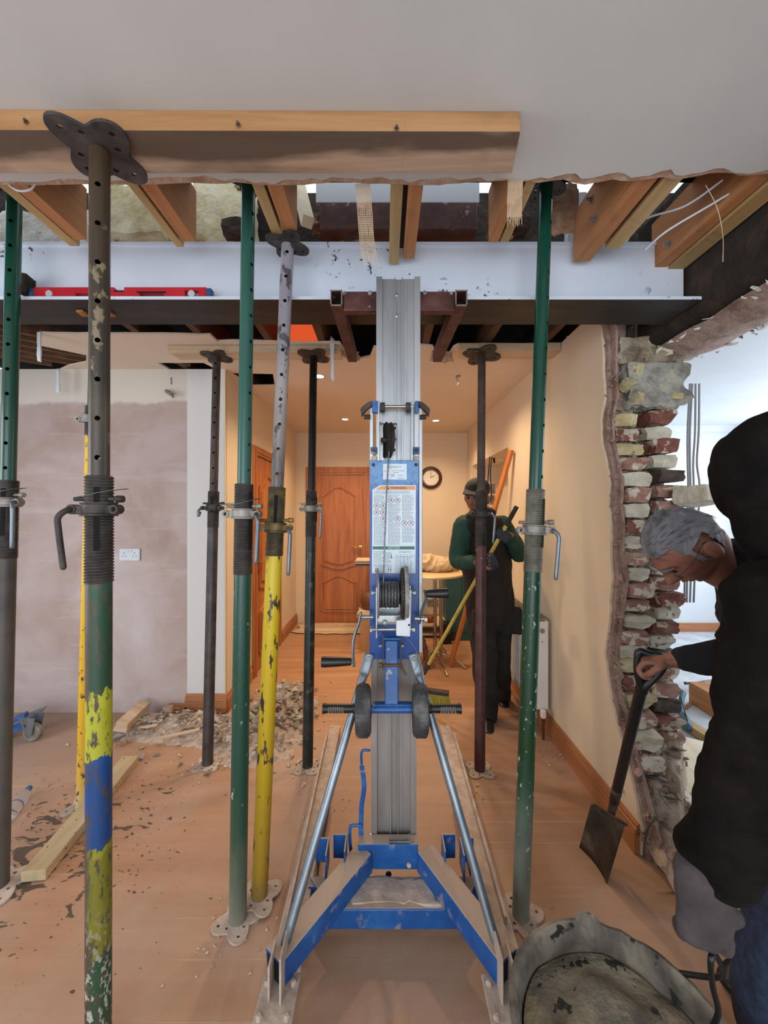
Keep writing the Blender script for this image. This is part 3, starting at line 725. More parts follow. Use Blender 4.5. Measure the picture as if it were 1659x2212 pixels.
# scrim tape strips (woven mesh)
def tape(pts, w0, name, lab, seed):
    mb = MB(); nl = 11; ns = 44; pts = [V(p) for p in pts]
    def at(t):
        f = t*(len(pts)-1); i = min(int(f), len(pts)-2); return pts[i].lerp(pts[i+1], f-i)
    for k in range(nl):
        x = (k/(nl-1)-.5)*w0; Lk = 1-.18*random.random()*(1 if k % 2 else .4)
        prev = None
        for j in range(13):
            p = at(j/12*Lk)+V((x+.002*noise.noise(V((j*.5, k, seed))), 0, 0))
            if prev is not None: mb.beam(prev, p, .0016, .0008, (0, 1, 0))
            prev = p
    for j in range(ns):
        t = j/ns*.8; c = at(t); ww = w0/2*(1-.15*noise.noise(V((j*.3, seed, 1))))
        mb.beam(c-V((ww, 0, 0)), c+V((ww, .0, .001)), .0014, .0008, (0, 1, 0))
    o = obj(name, mb, M['plank'], smooth=False, loc=pts[0]); tag(o, lab, 'tape')
tape([P(784, 398, 1.2), P(788, 450, 1.21), P(793, 520, 1.22), P(803, 580, 1.22)], .045, 'scrim_tape', 'frayed plasterboard mesh tape hanging left of the mast top', 1)
tape([P(1114, 390, 1.2), P(1112, 440, 1.21), P(1112, 490, 1.22)], .045, 'scrim_tape', 'short plasterboard mesh tape hanging left of the tall right-hand green prop', 2)

# ------------------------------------------------------------------ steel beam
B = thing('steel_beam', 'long steel beam with white web and dark flange underside spanning the opening', 'beam', (0, 1.66, 2.32))
obj('bottom_flange', MB().box2((-2.6, 1.56, 2.32), (1.285, 1.765, 2.330)), M['beamd'], B, smooth=False)
obj('flange_edge', MB().box2((-2.6, 1.557, 2.321), (1.286, 1.56, 2.333)).box2((-2.6, 1.56, 2.3301), (1.285, 1.765, 2.3335)), M['beamw'], B, smooth=False)
obj('web', MB().box2((-2.6, 1.655, 2.3335), (1.288, 1.667, 2.605)), M['beamw'], B, smooth=False)
obj('top_flange', MB().box2((-2.6, 1.645, 2.605), (1.288, 1.70, 2.616)), M['beamw'], B, smooth=False)
# red spirit level lying on the flange
SL = thing('spirit_level', 'red box-section spirit level lying on the beam flange at left', 'spirit level', (-1.1, 1.6, 2.334))
M['redlev'] = mat('red_enamel', ['#b3202c', '#c92c38'], 6, .35, bs=.05)
M['bluecap'] = mat('blue_rubber_cap', ['#27496f', '#345a85'], 6, .6)
x0, x1 = vx(78, 1.6), vx(448, 1.6); zb = 2.334
body = boolean(MB().box2((x0, 1.59, zb), (x1, 1.615, zb+.055)), MB().box2((vx(168, 1.6), 1.5, zb-.01), (vx(205, 1.6), 1.7, zb+.03)).box2((vx(305, 1.6), 1.5, zb+.008), (vx(358, 1.6), 1.7, zb+.032)).box2((vx(250, 1.6), 1.5, zb+.04), (vx(272, 1.6), 1.7, zb+.07)).box2((vx(402, 1.6), 1.5, zb+.012), (vx(432, 1.6), 1.7, zb+.042)))
obj('bar', body, M['redlev'], SL, smooth=False)
obj('end_cap', MB().box2((x1, 1.588, zb), (x1+.022, 1.617, zb+.052)), M['bluecap'], SL, smooth=False, bev=.004)
obj('end_cap', MB().box2((x0-.02, 1.588, zb), (x0, 1.617, zb+.052)), M['bluecap'], SL, smooth=False, bev=.004)
for px in (417, 112): obj('vial', MB().tube(P(px, 0, 1.585)*0+V((vx(px, 1.6), 1.586, zb+.027)), (vx(px, 1.6), 1.618, zb+.027), .014, 20), M['silverpaint'], SL)
obj('grip', MB().box2((vx(300, 1.6), 1.587, zb+.004), (vx(362, 1.6), 1.589, zb+.009)).box2((vx(300, 1.6), 1.587, zb+.031), (vx(362, 1.6), 1.589, zb+.036)).box2((vx(250, 1.6), 1.588, zb+.036), (vx(272, 1.6), 1.617, zb+.041)), M['black'], SL, smooth=False)
o = obj('insulation_lump', lump(P(56, 618, 1.6), (.05, .05, .075), 20, .15), M['dirt'], smooth=60); tag(o, 'dark furry lump on the beam beside the leftmost prop', 'lump')
for px, py in [(180, 677), (236, 680)]:
    o = obj('foam_patch', lump((P(px, py, 1.66).x, 1.66, 2.316), (.035, .05, .010), px, .25), mat('orange_brown_foam', ['#7e5120', '#a8702d'], 20, .9), smooth=60)
    tag(o, 'orange-brown foam smear under the beam %s the scarred prop' % ('left of' if px < 200 else 'right of'), 'foam')

# ------------------------------------------------------------------ steel props
def clover(c, ax, size, th, rot, tilt=None, holes=True, lobes=4):
    """four-lobed plate with bolt holes; c centre, ax normal"""
    ax = V(ax).normalized(); u = ax.cross(V((0, 1, 0)) if abs(ax.y) < .9 else V((1, 0, 0))).normalized(); w_ = ax.cross(u)
    n = 64; pts = []
    for i in range(n):
        t = 2*PI*i/n; r = size*(.74+.26*abs(math.cos(2*(t)))**1.2*1.0)
        r = size*(.60+.40*(math.cos(4*t)*.5+.5)**.75)
        a = t+rot; pts.append(V(c)+(u*math.cos(a)+w_*math.sin(a))*r)
    hs = []
    if holes:
        for k in range(4):
            for rr_, da in ((.72, 0), (.47, .5)):
                a = rot+k*PI/2+da; hc_ = V(c)+(u*math.cos(a)+w_*math.sin(a))*size*rr_
                hs.append([hc_+(u*math.cos(-q)+w_*math.sin(-q))*size*.065 for q in [2*PI*j/10 for j in range(10)]])
    return poly_sheet(pts, hs, ax*th)
def prop(base, top, label, mlow, mup, zt0, zt1, zc, handle=1, mcol=None, mhandle=None, plate_b=.088, plate_t=.085, rot_t=.3, rot_b=.78, hz=.35, hole_ang=.35, wire=True, mthread=None, mtop=None, hole_step=.095, handle_len=.15, bplate=True, zin=None):
    base = V(base); top = V(top); ax = (top-base).normalized()
    def at(z): return base+(top-base)*((z-base.z)/(top.z-base.z))
    T_ = thing('acrow_prop', label, 'prop', base)
    T_.name = 'steel_prop'; ORI[T_.name] = base.copy()
    mcol = mcol or M['castgrey']; mhandle = mhandle or M['galv']; mthread = mthread or M['iron']; mtop = mtop or M['iron']
    if bplate: obj('base_plate', clover(base+V((0, 0, .001)), (0, 0, 1), plate_b, .007, rot_b), M['dust'] if bplate == True else bplate, T_, smooth=False, bev=.002)
    obj('lower_tube', MB().lathe([(.0302, 0), (.0302, (at(zt0)-base).length)], base+V((0, 0, .004)), ax, 40), mlow, T_)
    # threaded sleeve with vertical slot
    pr = []; h = 0; L = (at(zt1)-at(zt0)).length; pitch = .0082
    while h < L:
        pr += [(.0305, h), (.0338, h+pitch*.3), (.0338, h+pitch*.55), (.0305, h+pitch*.85)]; h += pitch
    pr.append((.0305, h)); pr.append((.026, h))
    obj('thread', MB().lathe(pr, at(zt0), ax, 40), mthread, T_)
    side = V((math.sin(hole_ang), -math.cos(hole_ang), 0))
    obj('slot', MB().beam(at(zt0+.09)+side*.0325, at(zt1-.03)+side*.0325, .012, .005, side), M['holes'], T_, smooth=False)
    # inner tube with through holes
    p0 = at(zt1-.02); cut = MB(); z = zt1+.05; 
    while z < top.z-.03:
        c = at(z); cut.tube(c-side*.05, c+side*.05, .0068, 14); z += hole_step
    body = boolean(MB().lathe([(.0215, 0), (.0242, 0), (.0242, (top-p0).length-.004), (.0215, (top-p0).length-.004)], p0, ax, 40, False, True), cut)
    obj('inner_tube', body, mup, T_)
    obj('head_plate', clover(top-ax*.008, ax, plate_t, .008, rot_t), mtop, T_, smooth=False, bev=.0015)
    # collar nut with lugs, handle, pin
    c = at(zc); lug = V((-1.0 if handle < 0 else 1.0, -.25, 0)).normalized()
    col = MB().lathe([(.034, -.018), (.043, -.018), (.044, -.012), (.0395, -.010), (.0395, .013), (.043, .015), (.043, .019), (.034, .019)], c, ax, 36, False, True)
    for sgn in (1, -1):
        l = V((lug.x*sgn, lug.y, 0))
        col.beam(c+l*.035, c+l*.058, .026, .022, (0, 0, 1))
        q = c+l*.058; col.lathe([(.006, -.014), (.013, -.014), (.013, .014), (.006, .014)], q, (0, 1, 0), 16, False, True)
    obj('collar', col, mcol, T_, smooth=35, bev=.001)
    l = V((lug.x, lug.y, 0)); q = c+l*.058
    obj('handle', MB().sweep([q+V((0, .016, 0)), q+V((0, -.022, -.002)), q+l*.012+V((0, -.034, -.02)), q+l*.012+V((0, -.034, -.05)), q+l*.004+V((0, -.03, -.02-handle_len))], .0075, 10, 5), mhandle, T_)
    pz = c+ax*.028
    obj('pin', MB().tube(pz-V((.06, .008, 0)), pz+V((.062, -.004, 0)), .006, 12).tube(pz+V((.05, -.004, 0)), pz+V((.068, -.005, 0)), .0095, 12), mcol, T_)
    if wire:
        pts = []; rr = random.Random(zc)
        for k in range(17):
            t = 2*PI*k/16; r = .047+.012*math.sin(t*2+zc); pts.append(c+ax*(.045+.012*math.sin(t+1.0))+V((math.cos(t)*r*(1.25 if math.cos(t)*handle < 0 else 1), math.sin(t)*r, 0)))
        obj('retaining_wire', MB().sweep(pts, .0012, 5, 3, cap=False), M['galv'], T_)
    return T_

def zr(name, z0, z1, stops, speck=None, amp=.10, rough=.45, interp='LINEAR', nsc=(1, 1, .35), bs=.25, side=None):
    s = Nd(name); v = s.coord(True); z = s.sep(v)[2]
    n = s.noise(s.coord(True, nsc), 16, 6, .65)
    zz = s.math('ADD', z, s.math('MULTIPLY', s.math('SUBTRACT', n, .5), amp))
    c = s.ramp(s.maprange(zz, z0, z1), [((a-z0)/(z1-z0), b) for a, b in stops], interp)
    for sp in (speck or []):
        col, sc, th, *rest = sp
        f = s.noise(s.coord(True, rest[0] if rest else (1, 1, .6)), sc, 5)
        f = s.maprange(f, th, th+.03)
        if len(rest) > 1: f = s.math('MULTIPLY', f, s.maprange(z, rest[1][0], rest[1][1]))
        c = s.mix(f, c, col)
    return s.out(c, rough, 0, s.noise(v, 60, 4), bs, .003)
pg = ('#8a8577', 30, .66)
def frontmix():
    s = Nd('scarred_paint_lower'); v = s.coord(True); x, y, z = s.sep(v)
    n = s.noise(s.coord(True, (1, 1, .3)), 22, 6, .7)
    zz = s.math('ADD', z, s.math('MULTIPLY', s.math('SUBTRACT', n, .5), .14))
    base = s.ramp(s.noise(s.coord(True, (1, 1, .4)), 20, 6, .7), [(.35, '#3a342b'), (.55, '#524a3c'), (.7, '#6a6252')])
    col = s.ramp(s.maprange(zz, 0, 1.35), [(0, '#1d4a34'), (.13, '#214a33'), (.2, '#75711f'), (.41, '#8c8822'), (.424, '#10407c'), (.585, '#124684'), (.60, '#a9a828'), (.70, '#b0b02c'), (.725, '#22462f'), (.92, '#1d4d38'), (.94, '#4b4433'), (1, '#4b4433')], 'CONSTANT')
    # paint is fuller on the right-hand side of the tube
    sx = s.maprange(s.math('ADD', s.math('ADD', x, .767), s.math('MULTIPLY', s.math('SUBTRACT', n, .5), .07)), -.014, .002)
    full = s.math('MULTIPLY', s.maprange(zz, .58, .60), s.maprange(zz, .97, .95))
    sx = s.math('MAXIMUM', sx, s.math('MULTIPLY', full, s.maprange(n, .36, .44)))
    c = s.mix(sx, base, col)
    ch = s.noise(s.coord(True, (1, 1, .35)), 60, 4, .7); c = s.mix(s.maprange(ch, .53, .60), c, '#4a4236')
    wsp = s.maprange(s.noise(s.coord(True, (1, 1, .6)), 75, 3), .55, .6); c = s.mix(s.math('MULTIPLY', wsp, s.maprange(z, .42, .2)), c, '#aaa69b')
    return s.out(c, .5, 0, ch, .3, .003)
scar_low = frontmix()
scar_up = zr('scarred_upper', 1.2, 2.5, [(1.2, '#453a2e'), (1.6, '#3d342a'), (1.75, '#4b4133'), (1.85, '#342c23'), (2.1, '#3c3024'), (2.5, '#453523')], [('#80745a', 14, .58), ('#24463a', 9, .62, (1, 1, .3))], .3, .4)
green = mat('bright_green_paint', ['#1a4237', '#1f4d40', '#265a4b'], 5, .3, bs=.15, stretch=(1, 1, .2), speck=('#8c9c90', 34, .70))
greenlow = zr('green_dusty_foot', 0, 1.3, [(0, '#77766a'), (.12, '#5f6658'), (.3, '#2c4a39'), (.5, '#1a4234'), (1.3, '#1b483a')], [('#8f9c8e', 40, .66)], .25, .35)
darkgreen = zr('dark_green_tube', 0, 1.3, [(0, '#8a8f84'), (.25, '#6a7166'), (.48, '#2b4634'), (.6, '#17391f'), (1.3, '#18402c')], [('#9fb0a0', 46, .63)], .3, .35)
darkgreenup = mat('glossy_dark_green', ['#0f3a2c', '#16483a', '#1d5544'], 4, .22, bs=.1, stretch=(1, 1, .2), speck=('#7e9386', 30, .72))
tealup = mat('teal_green_tube', ['#264f46', '#315f55', '#3d6f64'], 5, .28, bs=.12, stretch=(1, 1, .2), speck=('#8aa39a', 28, .70))
yellow = zr('chipped_yellow', 0, 1.3, [(0, '#7a6236'), (.12, '#9a7a26'), (.4, '#ad8c1a'), (1.0, '#d0b21c'), (1.3, '#d8bd2c')], [('#3a3022', 34, .57, (1, 1, .3))], .2, .4)
yellow2 = zr('chipped_yellow_far', 0, 1.9, [(0, '#c8b48a'), (.16, '#d2a83a'), (.4, '#dca91c'), (1.9, '#dcae1c')], [('#4a3824', 38, .59, (1, 1, .7))], .1, .5)
silver = zr('bare_steel_tube', 1.4, 2.6, [(1.4, '#6e6460'), (1.65, '#6c6462'), (1.9, '#a49c98'), (2.1, '#8d888e'), (2.6, '#9b96a2')], [('#57525a', 24, .55)], .3, .35)
brownup = mat('brown_steel', ['#3a2e2a', '#4b3d38', '#5a4c47'], 12, .5, .2, bs=.3)
brownlow = mat('brown_black_steel', ['#35302e', '#453f3d', '#575150'], 12, .45, .3, bs=.3, speck=('#8d8272', 12, .70))
maroonlow = mat('maroon_steel', ['#3c1f1d', '#4c2926', '#5a3733'], 10, .45, .1, bs=.25, speck=('#8d8378', 30, .69))
blacktube = mat('black_green_tube', ['#161b18', '#202824', '#3c403a'], 10, .35, .1, bs=.3, speck=('#4d5048', 20, .6))
dkup = mat('black_glossy_tube', ['#141313', '#201e1d'], 6, .25, .2, bs=.1)
prop((-.769, 1.036, 0), (-.772, 1.045, 2.444), 'scarred dark steel prop with yellow and blue paint patches, nearest of all', scar_low, scar_up, 1.270, 1.555, 1.467, -1, M['iron'], M['iron'], plate_t=.118, rot_t=.95, bplate=False, handle_len=.13, hole_ang=.45, hole_step=.104)
prop((-.523, 1.375, 0), (-.503, 1.43, 2.70), 'bright green steel prop with dusty foot, left of the mast', greenlow, tealup, 1.234, 1.558, 1.453, 1, M['castgrey'], None, hole_ang=1.1, rot_b=.4)
prop((-.470, 1.45, .009), (-.375, 1.50, 2.505), 'leaning yellow steel prop with bare silver upper tube', yellow, silver, 1.293, 1.554, 1.40, 1, mat('yellow_collar', ['#3a3022', '#6b572a', '#b8982c'], 20, .5), mthread=mat('yellowed_thread', ['#2d2822', '#4b4233', '#84702f'], 14, .6), hole_ang=.2, plate_t=.085, rot_t=.5, wire=False, rot_b=.6)
prop((.492, 1.385, 0), (.612, 1.452, 2.70), 'dark green steel prop with dusty foot, right of the mast', darkgreen, darkgreenup, 1.241, 1.538, 1.394, 1, M['castgrey'], hole_ang=.75, rot_b=.2, wire=False, mthread=mat('grey_thread', ['#4a4a42', '#6d6c60', '#8a887b'], 14, .55, .3))
prop((-1.50, 1.50, 0), (-1.44, 1.50, 2.70), 'green and brown steel prop cut off by the left edge', mat('brown_left', ['#3d3835', '#524b46', '#2c4238'], 6, .5, bs=.3), darkgreenup, 1.28, 1.58, 1.498, 1, M['castgrey'], rot_b=.8, plate_b=.11)
prop((-1.494, 1.91, 0), (-1.44, 1.93, 2.71), 'slim yellow steel prop standing behind the scarred dark prop', yellow2, brownup, 1.84, 1.98, 1.92, 1, wire=False)
prop((-1.018, 2.22, 0), (-1.065, 2.45, 2.451), 'brown steel prop in front of the white wall end', brownlow, brownup, 1.366, 1.585, 1.485, -1, M['iron'], hole_ang=.15, handle_len=.01, plate_t=.10, wire=False, rot_t=.7)
prop((-.437, 2.20, 0), (-.447, 2.44, 2.451), 'black steel prop before the panelled hall door', blacktube, dkup, 1.31, 1.58, 1.477, 1, M['castgrey'], hole_ang=1.5, plate_t=.11, rot_t=.7)
prop((.540, 2.17, 0), (.615, 2.42, 2.451), 'maroon steel prop in front of the man sweeping', maroonlow, brownup, 1.255, 1.587, 1.449, 1, M['iron'], hole_ang=1.2, plate_t=.13, rot_t=.3, wire=False)
# ------------------------------------------------------------------ material lift
LX = .039; HW = .088
L_ = thing('material_lift', 'blue and aluminium hand-cranked lift holding up the steel beam', 'lift', (LX, 1.45, 0))
def mastprof(x0, x1, yf, depth, fl=.022, lip=.016, wt=.004):
    """outline, seen from above, of an extruded column open to the front with two ribs"""
    y1 = yf+lip
    r1 = x0+(x1-x0)*.43; r2 = x0+(x1-x0)*.59
    return [(x0, yf), (x0+fl, yf), (x0+fl, y1), (r1-.002, y1), (r1-.002, yf+.004), (r1+.002, yf+.004), (r1+.002, y1+.003), (r2-.002, y1+.003), (r2-.002, yf+.004), (r2+.002, yf+.004), (r2+.002, y1), (r2+.018, y1), (r2+.018, y1+.002), (r2+.020, y1+.002), (r2+.020, y1), (x1-fl, y1), (x1-fl, yf), (x1, yf), (x1, yf+depth), (x0, yf+depth)]
def col(x0, x1, yf, depth, z0, z1, m, name, **k):
    return obj(name, MB().prism([(x, y, z0) for x, y in mastprof(x0, x1, yf, depth, **k)], (0, 0, z1-z0)), m, L_, smooth=False)
top = Zp(600, 1.46)
ic = mastprof(LX-.080+.012, LX+.098, 1.452, .09)
inner = MB().prism([(x, y, 1.0) for x, y in ic], (0, 0, top-1.0))
cutp = MB().box2((P(820, 0, 1.46).x, 1.42, Zp(1000, 1.46)), (P(859, 0, 1.46).x, 1.50, Zp(913, 1.46)))
obj('upper_mast', boolean(inner, cutp), M['alu'], L_, smooth=False)
for py in (638, 683): obj('mast_bolt', MB().lathe([(.007, 0), (.007, .004), (.003, .006)], P(857, py, 1.471), (0, -1, 0), 8), M['zinc'], L_)
for x in (LX-.089, LX+.096):
    obj('side_rail', MB().box2((x-.004, 1.447, .93), (x+.012-.002, 1.50, Zp(880, 1.45))), M['alu'], L_, smooth=False, bev=.002)
col(LX-HW, LX+HW-.004, 1.462, .075, .17, 1.3, M['alulow'], 'lower_mast')
# front lips of the lower column
obj('mast_foot_bolt', MB().lathe([(.004, 0), (.004, .05)], P(802, 1830, 1.458), (0, 0, 1), 10).lathe([(.004, 0), (.004, .05)], P(884, 1830, 1.458), (0, 0, 1), 10), M['zinc'], L_)
# pulley in its slot
pc = P(838, 950, 1.455)
Rp = V((1, .28, 0)).normalized()
obj('pulley', MB().lathe([(.012, -.007), (.062, -.009), (.068, -.009), (.058, -.001), (.058, .001), (.068, .009), (.062, .009), (.012, .007)], pc+V((0, .01, 0)), Rp, 40, False, True).lathe([(.009, -.025), (.009, .025)], pc+V((0, .01, 0)), Rp, 12), M['iron'], L_)
obj('pulley_backplate', MB().box2((P(820, 0, 1.46).x-.003, 1.498, Zp(1003, 1.46)), (P(862, 0, 1.46).x, 1.503, Zp(908, 1.46))), M['zinc'], L_, smooth=False)
for px, py in ((853, 925), (853, 950), (852, 972)): obj('bolt', MB().lathe([(.006, 0), (.006, .008)], P(px, py, 1.496), (0, -1, 0), 6), M['iron'], L_, smooth=False)
# top rollers, curved hold-down lugs and brackets
zt = Zp(880, 1.44)
obj('roller_rod', MB().tube((P(822, 0, 1.44).x, 1.432, zt), (P(893, 0, 1.44).x, 1.432, zt), .006, 14), M['chrome'], L_)
for px in (827, 882): obj('roller', MB().lathe([(.014, -.009), (.018, -.008), (.018, .008), (.014, .009)], P(px, 880, 1.432), (1, 0, 0), 24), M['rubber'], L_)
for sgn, px in ((-1, 808), (1, 900)):
    c = P(px, 880, 1.44)
    obj('mast_bracket', MB().box2((c.x-.006, 1.425, zt-.022), (c.x+.018 if sgn < 0 else c.x+.006, 1.452, zt+.020)), M['blueplain'], L_, smooth=False, bev=.0015)
    obj('guide_strip', MB().box2((c.x-sgn*.018-.0018, 1.418, Zp(997, 1.44)), (c.x-sgn*.018+.0018, 1.452, zt+.022)), M['zinc'], L_, smooth=False)
    prf = []
    for k in range(9):
        t = k/8; prf.append(V((c.x+sgn*(.0+.05*t), 1.43, zt+.022-.030*t*t)))
    lo = [p-V((sgn*.004*(i/8), 0, .016+.012*(i/8))) for i, p in enumerate(prf)]
    obj('hold_down_lug', MB().prism(prf+lo[::-1], (0, .022, 0)), M['iron'], L_, smooth=50, bev=.002)
    obj('bolt', MB().lathe([(.009, -.012), (.009, .012)], (c.x+sgn*.025, 1.44, zt-.036), (1, 0, 0), 8), M['iron'], L_)
    c2 = P(px, 973, 1.44)
    obj('lower_bracket', MB().box((c2.x, 1.446, c2.z), (.024, .014, .026)), M['blueplain'], L_, smooth=False, bev=.002)
    obj('bolt', MB().lathe([(.007, 0), (.007, .01)], (c2.x, 1.441, c2.z), (0, -1, 0), 10), M['iron'], L_)
    obj('slide_block', MB().box((c2.x, 1.448, c2.z-.03), (.022, .01, .02)), M['dust'], L_, smooth=False, bev=.003)
# blue front plate with its labels
yp = 1.438
def X(px, d=yp): return (px-830.0)/F*d
def Zz(py, d=yp): return CAMZ+(1106.0-py)/F*d
obj('front_plate', MB().box2((X(799), yp, Zz(1424)), (X(905), yp+.01, Zz(994))), M['blueplate'], L_, smooth=False, bev=.0015)
for px in (807, 899): obj('plate_bolt', MB().lathe([(.006, 0), (.006, .003), (.004, .006)], (X(px), yp, Zz(1004)), (0, -1, 0), 16), M['iron'], L_)
LB = obj('capacity_label', MB().box2((X(828), yp-.0012, Zz(1036)), (X(879), yp, Zz(1002))), M['labelwhite'], L_, smooth=False, label='worn white label')
text('CAPACITY', .0105, (X(853), yp-.0014, Zz(1009)), M['printgrey'], LB)
text('CE', .011, (X(849), yp-.0014, Zz(1027)), M['print'], LB)
sm = MB()
for px, py, w_ in [(833, 1018, 7), (852, 1017, 11), (866, 1017, 20), (856, 1021, 14), (866, 1027, 14), (838, 1026, 7), (866, 1033, 18)]:
    sm.box((X(px)+w_/2*.0, yp-.0014, Zz(py)), (w_*.0014, .0004, .0016))
obj('small_print', sm, M['printgrey'], LB, smooth=False)
WL = obj('warning_label', MB().prism([(X(805), yp-.0012, Zz(1058)), (X(822), yp-.0012, Zz(1048)), (X(899), yp-.0012, Zz(1048)), (X(898), yp-.0012, Zz(1238)), (X(804), yp-.0012, Zz(1238))], (0, .0012, 0)), M['labelwhite'], L_, smooth=False, label='white warning and notice label')
y2 = yp-.0016
obj('warning_band', MB().prism([(X(811), y2, Zz(1058)), (X(824), y2, Zz(1050)), (X(897), y2, Zz(1050)), (X(897), y2, Zz(1058))], (0, .0005, 0)), M['labelorange'], WL, smooth=False)
text('WARNING', .0120, (X(862), y2-.0002, Zz(1054.2)), M['print'], WL)
tri = [(X(834), y2-.0003, Zz(1057)), (X(841), y2-.0003, Zz(1057)), (X(837.5), y2-.0003, Zz(1051))]
obj('warning_triangle', MB().prism(tri, (0, .0003, 0)), M['print'], WL, smooth=False)
obj('notice_band', MB().box2((X(805.5), y2, Zz(1187)), (X(896), y2+.0005, Zz(1180))), M['labelgreen'], WL, smooth=False)
text('NOTICE', .0120, (X(851), y2-.0002, Zz(1183.5)), M['labelwhite'], WL)
fp = MB(); rr = random.Random(4)
def lines(px0, px1, py0, py1, step=2.45, skip=()):
    y = py0
    while y < py1:
        x = px0
        end = px1-rr.choice([0, 1, 2, 6])
        while x < end-1:
            L = min(rr.uniform(2, 5), end-x)
            if not any(a <= x+L/2 <= b and c <= y <= d for a, b, c, d in skip):
                fp.box((X(x+L/2), y2, Zz(y)), (L*.00173*.86, .0003, .0016))
            x += L+.7
        y += step
circ = [(814, 1093), (828, 1093), (814, 1107), (828, 1107), (828, 1121), (845, 1081), (859, 1081), (859, 1120), (874, 1130), (888, 1130)]
sk = [(a-7.5, a+7.5, b-7.5, b+7.5) for a, b in circ]
lines(809, 887, 1061, 1067)
lines(808, 833, 1070, 1176, skip=sk); lines(839, 866, 1070, 1176, skip=sk); lines(869, 895, 1070, 1172, skip=sk)
lines(807, 830, 1191, 1216); lines(832, 846, 1193, 1216); lines(807, 848, 1219, 1226)
for k in range(12): lines(856, 894, 1203+k*3, 1204+k*3, 2)
obj('small_print', fp, M['printgrey'], WL, smooth=False)
gl = MB()
for a in (1198, 1202, 1236): gl.box2((X(854), y2, Zz(a)-.0004), (X(896), y2+.0003, Zz(a)+.0004))
for a in (854, 866, 873, 880, 888, 896): gl.box2((X(a)-.0004, y2, Zz(1236)), (X(a)+.0004, y2+.0003, Zz(1198)))
obj('table_grid', gl, M['printgrey'], WL, smooth=False)
text('Load Capacity Chart', .0055, (X(875), y2, Zz(1192)), M['print'], WL)
for k, (a, b) in enumerate(circ):
    c = V((X(a), y2, Zz(b))); d = .0083
    obj('prohibition_sign', MB().ring(c, (0, 1, 0), .0105, .0007, 24, 4).beam(c+V((-d*.9, 0, d*.9)), c+V((d*.9, 0, -d*.9)), .0012, .0006, (0, 1, 0)), M['printred'], WL, smooth=False)
    q = MB().sweep([c+V((-.004, 0, -.004)), c+V((0, 0, 0)), c+V((.004, 0, .003))], .001, 5, 2).ball(c+V((.001, 0, .005)), .0015, None, 6, 5)
    obj('pictogram', q, M['print'], WL, smooth=False)
pk = MB()
for px, py, s_ in [(846, 1202, 1), (812, 1232, 1)]:
    c = V((X(px), y2, Zz(py))); pk.box(c+V((0, 0, .002)), (.002, .0004, .014)); pk.box(c+V((0, 0, -.005)), (.009, .0004, .002))
c = V((X(842), y2, Zz(1230))); pk.box(c+V((-.005, 0, 0)), (.0015, .0004, .016)); pk.box(c+V((.005, 0, 0)), (.0015, .0004, .016)); pk.box(c, (.01, .0004, .0015))
obj('pictogram', pk, M['print'], WL, smooth=False)
# winch
wy = 1.375
WI = obj('winch_frame', MB().box2((X(813, 1.40), 1.345, Zz(1368, 1.40)), (X(816, 1.40), yp, Zz(1262, 1.40))).box2((X(884, 1.40), 1.37, Zz(1360, 1.40)), (X(887, 1.40), yp, Zz(1262, 1.40))).box2((X(815, 1.42), 1.425, Zz(1350, 1.42)), (X(886, 1.42), 1.43, Zz(1305, 1.42))).beam(P(815, 1336, 1.38), P(870, 1336, 1.38), .012, .024), M['zinc'], L_, smooth=False, bev=.001)
dc = P(841, 1284, 1.385)
drum = MB().lathe([(.030, -.038), (.030, .038)], dc, (1, 0, 0), 28)
obj('drum', drum, M['iron'], WI)
rope = MB()
for k in range(12): rope.ring(dc+V((-.030+.0055*k, 0, 0)), (1, .04 if k % 2 else -.03, 0), .044+(.002 if k % 3 == 0 else 0), .0032, 30, 7)
obj('wire_rope', rope, M['wire'], WI)
obj('drum_cheek', MB().lathe([(.01, -.0025), (.088, -.004), (.09, 0), (.088, .003), (.01, .0025)], dc+V((-.041, 0, .006)), (1, .06, 0), 44, False, True), M['zinc'], WI)
gc = dc+V((.047, 0, .004)); gm = MB().lathe([(.01, -.006), (.084, -.006), (.084, .006), (.01, .006)], gc, (1, 0, 0), 48, False, True)
for k in range(44):
    t = 2*PI*k/44; d = V((0, math.cos(t), math.sin(t))); gm.beam(gc+d*.083-V((.0, 0, 0)), gc+d*.092, .010, .005, (1, 0, 0))
obj('gear_wheel', gm, M['iron'], WI, smooth=30)
cov = MB().lathe([(.086, .007), (.094, .006), (.098, .012), (.096, .020), (.088, .020)], gc, (1, 0, 0), 44, False, True)
obj('gear_guard', cov, M['castgrey'], WI)
pl = [(X(856, 1.34), Zz(1337, 1.34)), (X(856, 1.34), Zz(1370, 1.34)), (X(886, 1.34), Zz(1372, 1.34)), (X(889, 1.34), Zz(1272, 1.34)), (X(883, 1.34), Zz(1272, 1.34)), (X(882, 1.34), Zz(1300, 1.34)), (X(876, 1.34), Zz(1336, 1.34))]
PLT = obj('side_cover', MB().prism([(a, 1.32, b) for a, b in pl], (0, .03, 0)), M['silverpaint'], WI, smooth=False, bev=.003, label='silver painted winch cover')
for px, py in ((884, 1292), (884, 1350)): obj('cover_hole', MB().lathe([(.0035, 0), (.0035, .001)], P(px, py, 1.3195), (0, -1, 0), 14), M['holes'], WI)
wl_ = obj('winch_label', MB().box2((X(824, 1.422), 1.424, Zz(1326, 1.422)), (X(860, 1.422), 1.425, Zz(1315, 1.422))), M['labelwhite'], WI, smooth=False)
q = MB()
for py in (1317.5, 1320.5, 1324):
    for k in range(8): q.box((X(827+k*4, 1.422), 1.4236, Zz(py, 1.422)), (.0052, .0003, .0018 if py < 1323 else .0032))
obj('winch_label', q, M['printgrey'], WI, smooth=False)
